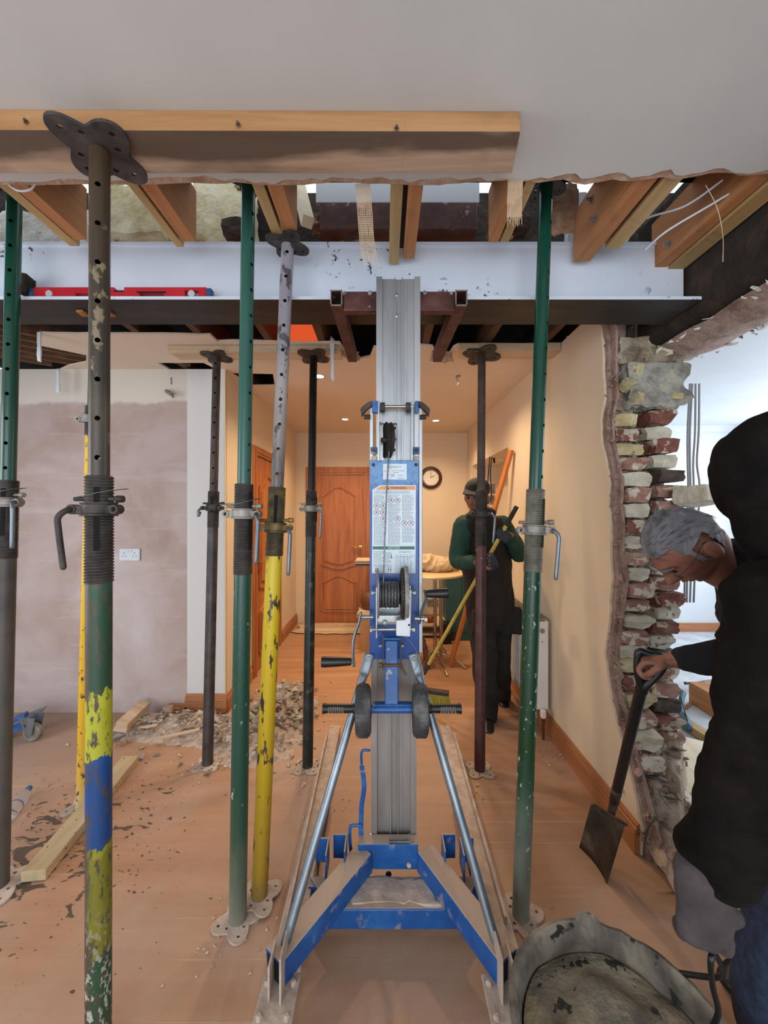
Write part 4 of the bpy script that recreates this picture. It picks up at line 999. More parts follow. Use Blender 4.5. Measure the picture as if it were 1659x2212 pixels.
obj('drum_shaft', MB().tube(P(803, 1280, 1.385), P(897, 1280, 1.385), .006, 12).lathe([(.011, 0), (.011, .008)], P(803, 1280, 1.385), (1, 0, 0), 6).lathe([(.011, 0), (.011, .009)], P(893, 1280, 1.385), (1, 0, 0), 6), M['galv'], WI)
obj('tie_rod', MB().tube(P(803, 1360, 1.37), P(895, 1359, 1.37), .006, 14).lathe([(.011, 0), (.011, .008)], P(800, 1360, 1.37), (1, 0, 0), 6).lathe([(.011, 0), (.011, .009)], P(891, 1359, 1.37), (1, 0, 0), 6), M['zinc'], WI)
obj('frame_bolt', MB().lathe([(.009, 0), (.009, .006), (.004, .008)], P(832, 1346, 1.366), (0, -1, 0), 10), M['galv'], WI)
def crank(pts, axle0, axle1, ha, hb, name='crank'):
    c = obj(name, MB().sweep(pts, [(.009, .005)]*len(pts), 10, 5, ax=(0, 1, 0)), M['galv'], L_)
    obj('axle', MB().tube(axle0, axle1, .007, 14).lathe([(.012, 0), (.012, .01)], axle0, V(axle0)-V(axle1), 6), M['zinc'], c)
    d = (V(hb)-V(ha)).normalized(); Lh = (V(hb)-V(ha)).length
    obj('grip', MB().lathe([(.008, 0), (.0125, .002), (.0135, Lh*.1), (.0165, Lh*.5), (.0185, Lh*.92), (.017, Lh)], ha, d, 22), M['black'], c)
crank([P(780, 1324, 1.36), P(776, 1345, 1.355), P(765, 1378, 1.345), P(763, 1410, 1.335), P(765, 1438, 1.33)], P(781, 1333, 1.375), P(806, 1333, 1.38), P(760, 1429, 1.335), P(695, 1430, 1.33))
crank([P(918, 1276, 1.38), P(921, 1295, 1.38), P(913, 1315, 1.385), P(907, 1345, 1.39)], P(918, 1337, 1.385), P(897, 1336, 1.39), P(921, 1283, 1.375), P(969, 1281, 1.37))
# wire from the drum up over the pulley
obj('lift_cable', MB().sweep([P(829, 1262, 1.36), P(829, 1240, 1.36), P(836, 1060, 1.40), P(842, 960, 1.43), P(843, 925, 1.45)], .0028, 8, 6), M['wire'], L_)
# arm with transport wheels and hand grips
ya = 1.37
arm = obj('wheel_arm', MB().beam(P(846, 1384, 1.41), P(846, 1530, 1.33), .046, .022, (0, 1, 0)), M['blueplain'], L_, smooth=False, bev=.003)
obj('arm_bracket', MB().beam(P(828, 1368, 1.40), P(828, 1448, 1.37), .004, .03, (0, 1, 0)).beam(P(866, 1368, 1.40), P(866, 1448, 1.37), .004, .03, (0, 1, 0)), M['iron'], L_, smooth=False, bev=.001)
obj('arm_pin', MB().tube(P(819, 1437, 1.37), P(870, 1437, 1.37), .006, 12).lathe([(.010, 0), (.010, .012)], P(819, 1437, 1.37), (1, 0, 0), 8), M['rustbolt'], L_)
obj('arm_pin', MB().tube(P(826, 1380, 1.39), P(868, 1380, 1.39), .005, 12), M['blueplain'], L_)
for px in (822, 869): obj('arm_bolt', MB().lathe([(.009, -.005), (.009, .005)], P(px, 1394, 1.39), (1, 0, 0), 6), M['galv'], L_, smooth=False)
hy = 1.325; hz_ = Zz(1532, hy)
obj('wheel_axle', MB().tube((X(792, hy), hy, hz_), (X(905, hy), hy, hz_), .013, 20).box2((X(805, hy), hy-.004, hz_+.009), (X(890, hy), hy+.02, hz_+.018)), M['blueplain'], L_, smooth=35)
for sgn, px in ((-1, 785), (1, 908)):
    c = V((X(px, 1.33), 1.33, Zz(1534, 1.33))); dr = V((1, -.05*sgn, .0))
    wmb = MB().lathe([(.03, -.026), (.068, -.027), (.079, -.023), (.084, -.012), (.0845, 0), (.084, .012), (.079, .023), (.068, .027), (.03, .026)], c, dr, 40, False, True)
    wh_ = obj('transport_wheel', wmb, M['rubber'], L_)
    tr = MB()
    for k in range(36):
        t = 2*PI*k/36; d = V((0, math.cos(t), math.sin(t))); tr.beam(c+d*.083+V((-.017, 0, 0)), c+d*.083+V((.017, 0, 0)), .004, .0036, d)
    obj('tread', tr, M['rubber'], wh_, smooth=False)
    obj('wheel_hub', MB().lathe([(.008, -.03), (.03, -.028), (.03, .028), (.008, .03)], c, dr, 24, False, True), M['iron'], wh_)
    a = V((X(768 if sgn < 0 else 927, 1.33), 1.33, hz_)); b = V((X(697 if sgn < 0 else 997, 1.33), 1.33, hz_)); Lh = (b-a).length
    gp = obj('hand_grip', MB().lathe([(.012, 0), (.0165, .001), (.0165, Lh*.06), (.014, Lh*.09), (.0150, Lh*.3), (.0150, Lh*.88), (.0175, Lh*.94), (.0175, Lh*.99), (.012, Lh)], a, b-a, 24), M['black'], L_)
    dm = MB()
    for i in range(9):
        for j in range(5):
            t = Lh*(.36+.055*i); an = -PI/2+(-.6+.3*j+(.15 if i % 2 else 0)); p = a.lerp(b, t/Lh)+V((0, math.sin(an), math.cos(an)*1.0))*.0148
            p = a.lerp(b, t/Lh)+V((0, -math.cos(-.6+.3*j), math.sin(-.6+.3*j+(.15 if i % 2 else 0))))*.0149
            dm.ball(p, .0021, None, 6, 4)
    obj('grip_dimples', dm, M['castgrey'], gp)['kind'] = 'stuff'
# diagonal galvanised struts
for tp, bt in ((P(797, 1420, 1.43), P(603, 2085, 1.115)), (P(895, 1420, 1.43), P(1086, 2085, 1.115))):
    d = (tp-bt).normalized()
    s_ = obj('diagonal_strut', MB().sweep([bt, bt+d*.06, bt.lerp(tp, .5), tp-d*.11, tp-d*.05, tp+d*.012], [(.006, .016), (.0145, .0145), (.0145, .0145), (.0145, .0145), (.019, .006), (.019, .004)], 18, 6, ax=(1, 0, 0)), M['galv'], L_)
    obj('strut_bolt', MB().lathe([(.013, 0), (.013, .003), (.009, .0035), (.009, .010)], tp+V((0, -.006, 0)), (0, -1, 0), 20), M['galv'], s_)
    obj('strut_bolt', MB().lathe([(.009, -.022), (.009, .022)], bt+V((0, 0, .012)), (1, 0, 0), 8), M['rustbolt'], s_)
# loop of thin cable with its pin
obj('pin_lanyard', MB().sweep([P(872, 1372, 1.40), P(890, 1390, 1.395), P(902, 1415, 1.385), P(900, 1440, 1.38), P(885, 1458, 1.375), P(875, 1458, 1.375)], .0012, 6, 5), M['galv'], L_)
obj('lock_pin', MB().sweep([P(868, 1436, 1.365), P(872, 1448, 1.365), P(877, 1456, 1.365)], .004, 8, 3), M['rustbolt'], L_)
# base
blue = M['blue']
yb = 1.44
foot = obj('base_plate', MB().box2((X(775, 1.43), 1.415, .145), (X(903, 1.43), 1.43, .235)).box2((X(775, 1.43), 1.43, .15), (X(903, 1.43), 1.56, .17)).box2((X(775, 1.43), 1.415, .232), (X(903, 1.43), 1.46, .238)), blue, L_, smooth=False, bev=.002)
obj('plate_hole', MB().lathe([(.011, 0), (.011, .001)], P(840, 1888, 1.414), (0, -1, 0), 20), M['holes'], foot)
for px, py in ((793, 1868), (884, 1868), (793, 1912), (884, 1912)): obj('bolt', MB().lathe([(.009, 0), (.009, .005), (.006, .006), (.006, .014)], P(px, py, 1.412), (0, -.5, -1 if py > 1900 else .3), 8), M['dust'], foot)
sp = MB()
for k in range(26): sp.ring(V((X(842+k*1.7, 1.425), 1.418, .243)), (1, .1, 0), .006, .0013, 12, 5)
obj('spring', sp, M['galv'], foot)
for sgn in (-1, 1):
    tp = V((LX+sgn*.128, 1.405, .175)); bt = V((.02+sgn*.335, 1.10, .155))
    lg = obj('rear_leg', MB().beam(tp-(bt-tp).normalized()*.03, bt, .072, .075), blue, L_, smooth=False, bev=.004)
    # hollow end of the tube
    d = (bt-tp).normalized(); obj('leg_end', MB().beam(bt+d*.0005, bt-d*.004, .058, .062), M['holes'], lg, smooth=False)
    ds = MB()
    # upright lugs where the front legs pin on
    for off in (.085, .15):
        c = V((LX+sgn*(.095+off), 1.44-off*.25, .20)); 
        obj('leg_lug', MB().beam(c-V((0, .045, .0)), c+V((0, .035, 0)), .006, .095).beam(c+V((0, .032, 0)), c+V((sgn*.05, .034, 0)), .006, .09), blue, L_, smooth=False, bev=.002)
    # long front leg and dusty timber-like channel
    xr = LX+sgn*.345
    lr = obj('front_leg', MB().beam((xr-sgn*.008, 1.16, .075), (xr, 2.43, .075), .062, .075), M['dust'], L_, smooth=False, bev=.003, label='dust-covered long leg')
    obj('leg_flange', MB().beam((xr+sgn*.012, 1.25, .095), (xr+sgn*.034, 2.30, .095), .010, .10), M['dust'], lr, smooth=False)
    obj('leg_sleeve', MB().beam((xr-sgn*.01, 1.18, .082), (xr-sgn*.003, 1.70, .082), .080, .075), M['dust'], lr, smooth=False, bev=.003)
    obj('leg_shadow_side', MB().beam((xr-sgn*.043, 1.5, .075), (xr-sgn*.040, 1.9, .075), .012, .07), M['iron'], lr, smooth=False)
    for k in range(3):
        obj('leg_clip', MB().box((xr+sgn*.02*(k-1), 2.36+.03*k, .105), (.014, .04, .02)), M['dust'], lr, smooth=False, bev=.002)
    obj('front_wheel', MB().lathe([(.01, -.014), (.035, -.014), (.037, -.008), (.037, .008), (.035, .014), (.01, .014)], (xr, 2.40, .0375), (1, 0, 0), 24, False, True), M['rubber'], lr)
    # end plates at the strut foot, caster
    e = V((bt.x-sgn*.02, 1.075, .12))
    obj('end_plate', MB().box((e.x-sgn*.012, 1.085, .165), (.006, .075, .15)).box((e.x+sgn*.022, 1.09, .15), (.006, .07, .12)), M['dust'], L_, smooth=False, bev=.002)
    obj('caster_plate', MB().box((e.x, 1.06, .112), (.105, .12, .008)), M['dust'], L_, smooth=False, bev=.002)
    for dx, dy in ((-.037, -.04), (.037, -.04), (-.037, .035), (.037, .035)): obj('bolt', MB().lathe([(.009, 0), (.009, .006), (.005, .012)], (e.x+dx, 1.06+dy, .116), (0, 0, 1), 6), M['dust'], L_, smooth=False)
    cz = V((e.x-.01, 1.035, .048))
    ca = obj('caster_fork', MB().prism([(cz.x-.024, 1.09, .108), (cz.x-.024, 1.03, .108), (cz.x-.024, 1.02, .04), (cz.x-.024, 1.05, .036)], (.003, 0, 0)).prism([(cz.x+.021, 1.09, .108), (cz.x+.021, 1.03, .108), (cz.x+.021, 1.02, .04), (cz.x+.021, 1.05, .036)], (.003, 0, 0)).box((cz.x, 1.06, .106), (.05, .07, .006)), M['dust'], L_, smooth=False)
    obj('caster_wheel', MB().lathe([(.006, -.016), (.041, -.016), (.047, -.011), (.047, .011), (.041, .016), (.006, .016)], cz, (1, 0, 0), 32, False, True), M['castgrey'], ca)
cr = obj('cross_member', MB().prism([(LX-.23, 1.29, .06), (LX+.235, 1.29, .06), (LX+.235, 1.29, .125), (LX-.20, 1.29, .125)], (0, .012, 0)).prism([(LX-.22, 1.29, .125), (LX+.225, 1.29, .125), (LX+.31, 1.40, .128), (LX-.31, 1.40, .128)], (0, 0, .006)).box2((LX-.31, 1.37, .06), (LX+.31, 1.40, .125)), blue, L_, smooth=False, bev=.002)
# dust lying on the base
ds = lump((LX, 1.345, .131), (.30, .09, .014), 31, .25); obj('rubble_dust', ds, M['dust'], L_, smooth=60)['kind'] = 'stuff'
# blue side handle
obj('carry_handle', MB().sweep([P(798, 1621, 1.455), P(785, 1621, 1.455), P(781, 1630, 1.455), P(782, 1665, 1.455)], (.005), 10, 4).sweep([P(782, 1655, 1.455), P(787, 1700, 1.455), P(781, 1750, 1.455), P(781, 1846, 1.455)], [(.009, .003)]*4, 8, 5, ax=(1, 0, 0)).sweep([P(780, 1783, 1.45), P(762, 1783, 1.45), P(756, 1792, 1.45), P(759, 1840, 1.45), P(768, 1848, 1.45), P(781, 1848, 1.45)], .0062, 10, 4), M['blueplain'], L_)
# carriage and forks
zf = CAMZ+.80
fk = obj('carriage_bar', MB().box2((X(742, 1.50), 1.50, Zz(668, 1.49)), (X(984, 1.50), 1.535, Zz(626, 1.49))), M['forkred'], L_, smooth=False, bev=.003, label='brown carriage crossbar')
for px in (800, 918): obj('bolt', MB().lathe([(.009, 0), (.009, .006), (.005, .009)], P(px, 634, 1.497), (0, -1, 0), 8), M['castgrey'], fk)
for px, py in ((745, 634), (975, 634)): obj('bolt', MB().lathe([(.007, 0), (.007, .005)], P(px, py, 1.50), (0, -1, 0), 8), M['castgrey'], fk)
def hollow(a, b, w_, h_, t):
    a = V(a); b = V(b); mb = MB()
    mb.beam(a+V((-w_/2+t/2, 0, 0)), b+V((-w_/2+t/2, 0, 0)), t, h_); mb.beam(a+V((w_/2-t/2, 0, 0)), b+V((w_/2-t/2, 0, 0)), t, h_)
    mb.beam(a+V((0, 0, h_/2-t/2)), b+V((0, 0, h_/2-t/2)), w_, t); mb.beam(a+V((0, 0, -h_/2+t/2)), b+V((0, 0, -h_/2+t/2)), w_, t)
    return mb
for px in (727, 997):
    a = P(px, 644, 1.475); b = V((a.x+(.02 if px < 800 else -.02), 2.0, a.z-.012))
    f_ = obj('fork', hollow(a, b, .044, .058, .004), M['forkred'], L_, smooth=False, label='brown hollow fork')
    obj('fork_lip', hollow(a-V((0, .003, 0)), a+V((0, .002, 0)), .046, .060, .004), M['castgrey'], f_, smooth=False)
    obj('fork_inside', MB().box2((a.x-.018, 1.54, a.z-.024), (a.x+.018, 1.545, a.z+.024)), M['holes'], f_, smooth=False)
# ------------------------------------------------------------------ hall: doors, radiator, lamps, furniture
def door(name, o, u, n_, wd, ht, fw, mats=None, handle=True, hside=1):
    """panelled oak door: o bottom centre on the wall face, u along the wall, n_ out of the wall"""
    o = V(o); u = V(u); n_ = V(n_); z = V((0, 0, 1))
    def q(a, b, c): return o+u*a+z*b+n_*c
    R = Matrix((u, n_, z)).transposed()
    def bx(mb, a0, a1, b0, b1, c0, c1): return mb.box(q((a0+a1)/2, (b0+b1)/2, (c0+c1)/2), (abs(a1-a0), abs(c1-c0), abs(b1-b0)), R)
    fr_ = MB(); h = wd/2
    bx(fr_, -h-fw, -h, 0, ht+fw, -.02, .022); bx(fr_, h, h+fw, 0, ht+fw, -.02, .022); bx(fr_, -h, h, ht, ht+fw, -.02, .022)
    bx(fr_, -h-fw*.55, -h-fw*.2, 0, ht+fw*.4, .02, .030); bx(fr_, h+fw*.2, h+fw*.55, 0, ht+fw*.4, .02, .030); bx(fr_, -h-fw*.55, h+fw*.55, ht+fw*.3, ht+fw*.6, .02, .030)
    D = struct(obj(name, fr_, M['oak'], smooth=False, bev=.003, loc=o))
    obj('door_leaf', bx(MB(), -h+.004, h-.004, .006, ht-.004, -.03, .004), M['oak'], D, smooth=False)
    a = h-.10
    def arch(b0, b1, rise, a, top=True, ogee=0):
        pts = [(-a, b0)]
        if ogee:
            pts = [(-a+2*a*k/12, b0+ogee*(.5-.5*math.cos(2*PI*k/12))*-1) for k in range(13)]
        else: pts = [(-a, b0), (a, b0)]
        pts += [(a-2*a*k/16, b1-rise+rise*(.5-.5*math.cos(2*PI*k/16))**.8) for k in range(17)]
        return pts
    for (b0, b1, rise, og, nm) in ((.74, ht-.16, .12, .05, 'door_panel'), (.16, .62, .09, 0, 'door_panel')):
        pts = arch(b0, b1, rise, a, og)
        if og: pts = [(-a+2*a*k/12, b0-og*(.5-.5*math.cos(2*PI*k/12))+og*.5) for k in range(13)]+[(a-2*a*k/16, b1-rise+rise*(.5-.5*math.cos(2*PI*k/16))**.8) for k in range(17)]
        cx = 0; cy = (b0+b1)/2
        P3 = [q(x, y, .006) for x, y in pts]; P3.append(P3[0]); mb = MB()
        for i in range(len(P3)-1): mb.beam(P3[i], P3[i+1], .024, .026, n_)
        for f, c1, c0 in ((.86, .018, .0),):
            mb.prism([q(x*.84, cy+(y-cy)*.90, c0) for x, y in pts], n_*c1)
        obj(nm, mb, M['oak'], D, smooth=False, bev=.002)
    if handle:
        hc_ = q(hside*(h-.05), 1.0, .004)
        obj('door_handle', MB().lathe([(.024, 0), (.024, .005), (.009, .006), (.009, .04)], hc_, n_, 20).sweep([hc_+n_*.04, hc_+n_*.045-u*hside*.05, hc_+n_*.04-u*hside*.10+z*.004], .007, 10, 5), M['brass'], D)
    return D
bd = P(733, 0, 5.06)
door('door_1', (bd.x, 5.06, 0), (1, 0, 0), (0, -1, 0), .66, 1.95, .10)
door('door_2', (-1.155, 3.81, 0), (0, 1, 0), (1, 0, 0), .74, 1.97, .08, hside=-1)
skirt((bd.x+.45, 5.06, 0), (1.08, 5.06, 0), (0, -1, 0), .12, M['oakx'], 'baseboard_back')
o = obj('dust_sheet', lump((bd.x, 4.8, .012), (.95, .42, .014), 44, .1), M['plank'], smooth=60); tag(o, 'pale sheet lying along the foot of the hall door', 'sheet')
# clock
ck = P(931, 1032, 5.055); CK = thing('wall_clock', 'round brown-rimmed clock on the far wall reading two', 'clock', ck)
obj('rim', MB().lathe([(.105, -.03), (.112, -.036), (.130, -.034), (.146, -.018), (.147, 0), (.105, 0)], ck, (0, 1, 0), 48, False, True), mat('mahogany_rim', ['#3f1a10', '#572719'], 8, .3), CK)
obj('dial', MB().lathe([(.108, -.006), (.108, 0)], ck, (0, 1, 0), 40), mat('cream_dial', ['#e6dcc6', '#efe6d2'], 3, .4, bs=0), CK)
hd = MB().beam(ck+V((0, -.009, -.01)), ck+V((0, -.009, .075)), .004, .002, (0, 1, 0)).beam(ck+V((0, -.009, 0)), ck+V((.045, -.009, .026)), .006, .002, (0, 1, 0))
for k in range(12):
    t = 2*PI*k/12; d = V((math.sin(t), 0, math.cos(t))); hd.beam(ck+V((0, -.008, 0))+d*.088, ck+V((0, -.008, 0))+d*.100, .004 if k % 3 == 0 else .002, .001, (0, 1, 0))
obj('hands', hd, M['print'], CK, smooth=False)
# ceiling spots
em = bpy.data.materials.new('warm_lamp'); em.use_nodes = True
e_ = em.node_tree.nodes['Principled BSDF']; e_.inputs['Emission Color'].default_value = (1, .87, .68, 1); e_.inputs['Emission Strength'].default_value = 14
for i, (px, py) in enumerate(((690, 812), (746, 905), (942, 908))):
    c = C2(px, py); c.z = ZC-.001
    t = thing('ceiling_spot', ['recessed ceiling spot beside the black prop, the nearest of three', 'recessed ceiling spot above the hall door, left of the mast', 'recessed ceiling spot above the wall clock, right of the mast'][i], 'lamp', c, 'recessed hall spots')
    obj('bezel', MB().lathe([(.033, -.001), (.036, -.005), (.045, -.004), (.047, 0), (.033, 0)], c, (0, 0, 1), 32, False, True), M['silverpaint'], t)
    obj('lamp_face', MB().lathe([(.032, -.003), (.033, 0)], c, (0, 0, 1), 24), em, t)
    l = bpy.data.lights.new('hall_spot_and_fill', 'SPOT'); l.energy = 44; l.color = (1, .75, .49); l.spot_size = 2.5; l.spot_blend = .9; l.shadow_soft_size = .05
    lo = bpy.data.objects.new('hall_spot_and_fill', l); COL.objects.link(lo); lo.location = (c.x, c.y, ZC-.02)
for x, y, e in ((.55, 3.0, 42), (-.3, 3.6, 30)):  # added fill lights to brighten the hall, no fittings there
    l = bpy.data.lights.new('hall_spot_and_fill', 'SPOT'); l.energy = e; l.color = (1, .75, .49); l.spot_size = 2.6; l.spot_blend = .9; l.shadow_soft_size = .05
    lo = bpy.data.objects.new('hall_spot_and_fill', l); COL.objects.link(lo); lo.location = (x, y, ZC-.02)
# radiator
R_ = thing('radiator', 'white double-panel radiator on the hall right wall', 'radiator', (1.03, 2.9, .17))
rp = MB().box2((.985, 2.50, .175), (.997, 3.32, .755)).box2((1.05, 2.50, .175), (1.062, 3.32, .755))
obj('panel', rp, M['radwhite'], R_, smooth=False, bev=.003)
flu = MB()
for k in range(24): flu.box((.983, 2.53+k*.0335, .465), (.006, .016, .5))
obj('flutes', flu, M['radwhite'], R_, smooth=False, bev=.002)
obj('end_cap', MB().box2((.982, 2.492, .18), (1.066, 2.50, .75)), M['radwhite'], R_, smooth=False, bev=.004)
gr = MB()
for k in range(38): gr.box((1.023, 2.51+k*.0215, .758), (.08, .006, .006))
gr.box((.984, 2.91, .756), (.006, .82, .010)).box((1.062, 2.91, .756), (.006, .82, .010))
obj('top_grille', gr, M['castgrey'], R_, smooth=False)
obj('bleed_boss', MB().lathe([(.016, 0), (.016, .006), (.008, .007), (.008, .012)], (1.025, 2.492, .69), (0, -1, 0), 20), M['castgrey'], R_)
obj('bleed_boss', MB().lathe([(.005, 0), (.005, .003)], (1.025, 2.492, .62), (0, -1, 0), 12), M['castgrey'], R_)
obj('valve', MB().lathe([(.016, 0), (.019, .01), (.019, .045), (.014, .05)], (1.022, 2.47, .14), (0, 0, 1), 20).tube((1.022, 2.50, .16), (1.022, 2.45, .16), .010, 12), M['radwhite'], R_)
obj('pipe', MB().tube((1.022, 2.47, .0), (1.022, 2.47, .14), .0085, 12).lathe([(.013, 0), (.013, .02)], (1.022, 2.47, .118), (0, 0, 1), 6), M['copper'], R_)
# double socket on the plaster wall
sc_ = P(282, 1198, 2.798); SK = thing('wall_socket', 'white double socket on the pink plaster wall', 'socket', sc_)
obj('plate', MB().box(sc_+V((0, -.005, 0)), (.147, .010, .088)), M['white'], SK, smooth=False, bev=.003)
hl = MB()
for s_ in (-1, 1):
    for dx, dz, w_, h_ in ((0, .012, .004, .008), (-.011, -.010, .007, .004), (.011, -.010, .007, .004)): hl.box(sc_+V((s_*.037+dx, -.0105, dz)), (w_, .001, h_))
obj('pin_holes', hl, M['holes'], SK, smooth=False)
for s_ in (-1, 1): obj('switch', MB().box(sc_+V((s_*.012, -.012, .026)), (.009, .004, .014)), M['white'], SK, smooth=False)
s2 = V((vx(935, 5.06), 5.058, Zp(1301, 5.06))); SK2 = thing('wall_socket', 'chrome socket low on the far wall under the round table', 'socket', s2)
obj('plate', MB().box(s2+V((0, -.005, 0)), (.147, .01, .088)), M['castgrey'], SK2, smooth=False, bev=.003)
hl = MB()
for s_ in (-1, 1):
    for dx, dz in ((0, .014), (-.012, -.01), (.012, -.01)): hl.box(s2+V((s_*.037+dx, -.0105, dz)), (.008, .001, .008))
obj('pin_holes', hl, M['holes'], SK2, smooth=False)
# round table
tc = P(923, 1236, 3.72); tz = tc.z
T = thing('round_table', 'round pale-topped high table with chrome legs behind the mast', 'table', (tc.x, tc.y, 0))
obj('tabletop', MB().lathe([(.355, -.012), (.362, -.008), (.362, .006), (.355, .010)], tc, (0, 0, 1), 56), mat('pale_laminate_top', ['#cfae7c', '#d9bb8c'], 3, .3, bs=0), T)
for px in (941, 954, 905): 
    x = vx(px, 3.7); obj('leg', MB().tube((x, 3.72 if px != 905 else 3.8, .06), (x, 3.72 if px != 905 else 3.8, tz-.01), .017, 16), M['chrome'], T)
for a in (-30, 60, 150, 240, 285):
    r = math.radians(a); d = V((math.cos(r), math.sin(r), 0)); c0 = V((tc.x+.06, 3.73, 0))
    obj('foot', MB().sweep([c0+V((0, 0, .10)), c0+d*.12+V((0, 0, .10)), c0+d*.25+V((0, 0, .06)), c0+d*.33+V((0, 0, .012))], .010, 10, 6), M['chrome'], T)
o = obj('cloth_bundle', fuse(MB().ball((vx(945, 3.7), 3.75, tz+.07), (.19, .14, .07)).ball((vx(925, 3.7), 3.72, tz+.09), (.12, .1, .075)).ball((vx(970, 3.7), 3.8, tz+.05), (.12, .1, .05)), .008, 2, .022, 14, (1, 1, 1)), mat('beige_cloth', ['#b79a76', '#cdb28d'], 6, .95, bs=.3)); tag(o, 'crumpled beige cloth heaped on the round table', 'cloth')
# cabinets in teal
def cab(x0, x1, y0, y1, z1, lab):
    c = thing('cabinet', lab, 'cabinet', ((x0+x1)/2, y0, 0))
    obj('carcass', MB().box2((x0, y0+.02, .0), (x1, y1, z1)), M['teal'], c, smooth=False)
    obj('door', MB().box2((x0+.004, y0, .09), ((x0+x1)/2-.002, y0+.02, z1-.02)), M['teal'], c, smooth=False, bev=.002)
    obj('door', MB().box2(((x0+x1)/2+.002, y0, .09), (x1-.004, y0+.02, z1-.02)), M['teal'], c, smooth=False, bev=.002)
    obj('plinth', MB().box2((x0, y0+.004, 0), (x1, y0+.02, .085)), M['teal'], c, smooth=False)
cab(vx(966, 4.36), 1.05, 4.36, 4.95, .80, 'teal cabinet behind the sweeping man on the far wall')
cab(vx(806, 4.4), vx(880, 4.4), 4.42, 4.95, .86, 'teal cabinet behind the mast, under the stacked trays')
ty = 4.35; x0 = vx(770, ty)
for k in range(3):
    z = .866+.022*k; o = obj('tray', MB().prism([(x0+.02, ty-.12, z), (x0+.34, ty-.12, z), (x0+.34, ty+.12, z), (x0+.02, ty+.12, z)], (0, 0, .004)).box2((x0, ty-.14, z+.004), (x0+.36, ty+.14, z+.018)), [mat('blue_tray', ['#22355e', '#2c4474'], 4, .4), M['plank'], M['plank']][k], smooth=False, bev=.006, loc=(x0+.18, ty, z))
    tag(o, ['blue tray at the bottom of the stack left of the mast', 'beige tray in the middle of the stack left of the mast', 'beige tray on top of the stack left of the mast'][k], 'tray', 'trays stacked behind the mast')
bx_ = V((vx(803, 4.1), 4.1, 0))
CB = thing('cardboard_box', 'tall cardboard box standing behind the mast, left side', 'box', bx_)
obj('carton', MB().box2((vx(779, 4.05), 4.05, 0), (vx(845, 4.05), 4.35, .36)), M['card'], CB, smooth=False, bev=.003)
obj('flap', MB().prism([(vx(779, 4.05), 4.05, .36), (vx(771, 4.05), 4.0, .40), (vx(775, 4.05), 4.3, .42), (vx(779, 4.05), 4.3, .36)], (0, .0, .004)), M['card'], CB, smooth=False)
o = obj('brown_cushion', MB().lathe([(.02, 0), (.13, .01), (.15, .06), (.14, .13), (.10, .17), (.02, .18)], (vx(808, 4.15), 4.2, .42), (0, 0, 1), 36), M['leather'], smooth=60); tag(o, 'round brown cushion on the cardboard box behind the mast', 'cushion')
o = obj('paper_sheet', lump((vx(800, 4.1), 4.14, .385), (.26, .2, .06), 61, .12), M['plank'], smooth=60); tag(o, 'crumpled brown paper between box and round cushion', 'paper')
ST = thing('step_stool', 'brown plastic step stool at the right side of the mast', 'stool', (vx(905, 3.62), 3.65, 0))
sx = vx(900, 3.62)
obj('seat', MB().prism([(sx-.12, 3.55, .20), (sx+.10, 3.55, .20), (sx+.085, 3.55, .245), (sx+.06, 3.55, .26), (sx-.10, 3.55, .26), (sx-.11, 3.55, .24)], (0, .22, 0)), M['leather'], ST, smooth=False, bev=.01)
for dx in (-.10, .085):
    for dy in (3.57, 3.75): obj('leg', MB().beam((sx+dx*1.15, dy, 0), (sx+dx, dy, .21), .035, .02, (0, 1, 0)), M['leather'], ST, smooth=False, bev=.003)
SH = thing('low_shelf', 'low wooden shelf unit under the round table', 'shelf', (vx(935, 4.5), 4.6, 0))
obj('board', MB().box2((vx(900, 4.5), 4.45, .13), (vx(962, 4.5), 4.85, .15)).box2((vx(900, 4.5), 4.45, .03), (vx(962, 4.5), 4.85, .05)), M['plank'], SH, smooth=False)
for px in (901, 960): obj('side', MB().box2((vx(px, 4.5)-.008, 4.45, 0), (vx(px, 4.5)+.008, 4.85, .2)), M['plank'], SH, smooth=False)
o = obj('copper_pan', MB().lathe([(.0, 0), (.06, 0), (.075, .05), (.07, .05), (.057, .006), (0, .006)], (vx(930, 4.5), 4.6, .15), (0, 0, 1), 28, False), mat('copper_pan', ['#8a4a2a', '#b06a3c'], 5, .3, .8)); tag(o, 'small copper pan on the low shelf beneath the round table', 'pan')
o = obj('amber_jar', MB().lathe([(0, 0), (.035, 0), (.038, .02), (.038, .16), (.02, .18), (.02, .2), (0, .2)], (vx(909, 4.5), 4.6, .15), (0, 0, 1), 24, False), mat('amber_jar', ['#5a2a10', '#8a4a1c'], 5, .2)); tag(o, 'amber jar on the low shelf beside the mast', 'jar')
o = obj('black_bag', lump((vx(960, 4.4), 4.3, .12), (.12, .1, .22), 71, .15), M['black'], smooth=60); tag(o, 'black bag leaning on the teal cabinet under the table', 'bag')
# leaning pole, wall cable, tool
a = G(973, 1440); b = P(1098, 972, 3.2); b.x = 1.06
o = obj('wooden_pole', MB().beam(a+V((0, 0, .01)), b, .05, .028, (1, .2, 0)), wood('orange_stick', ['#9a5426', '#b8682f', '#c77a3c'], 'z', 12, .5, False), smooth=False, bev=.004, loc=a); tag(o, 'orange-brown wooden pole leaning against the wall behind the sweeping man', 'pole')
o = obj('hanging_cable', MB().sweep([P(1068, 952, 4.0)+V((.0, 0, 0)), P(1060, 975, 4.0), P(1056, 1020, 4.0), P(1053, 1060, 4.0), P(1056, 1085, 4.0), P(1062, 1070, 4.0), P(1060, 1020, 4.0), P(1064, 980, 4.0), P(1068, 958, 4.0)], .006, 8, 6).beam(P(1066, 950, 4.05), P(1068, 1000, 4.05), .01, .02), M['black']); tag(o, 'black cable hanging on the far right wall above the man', 'cable')
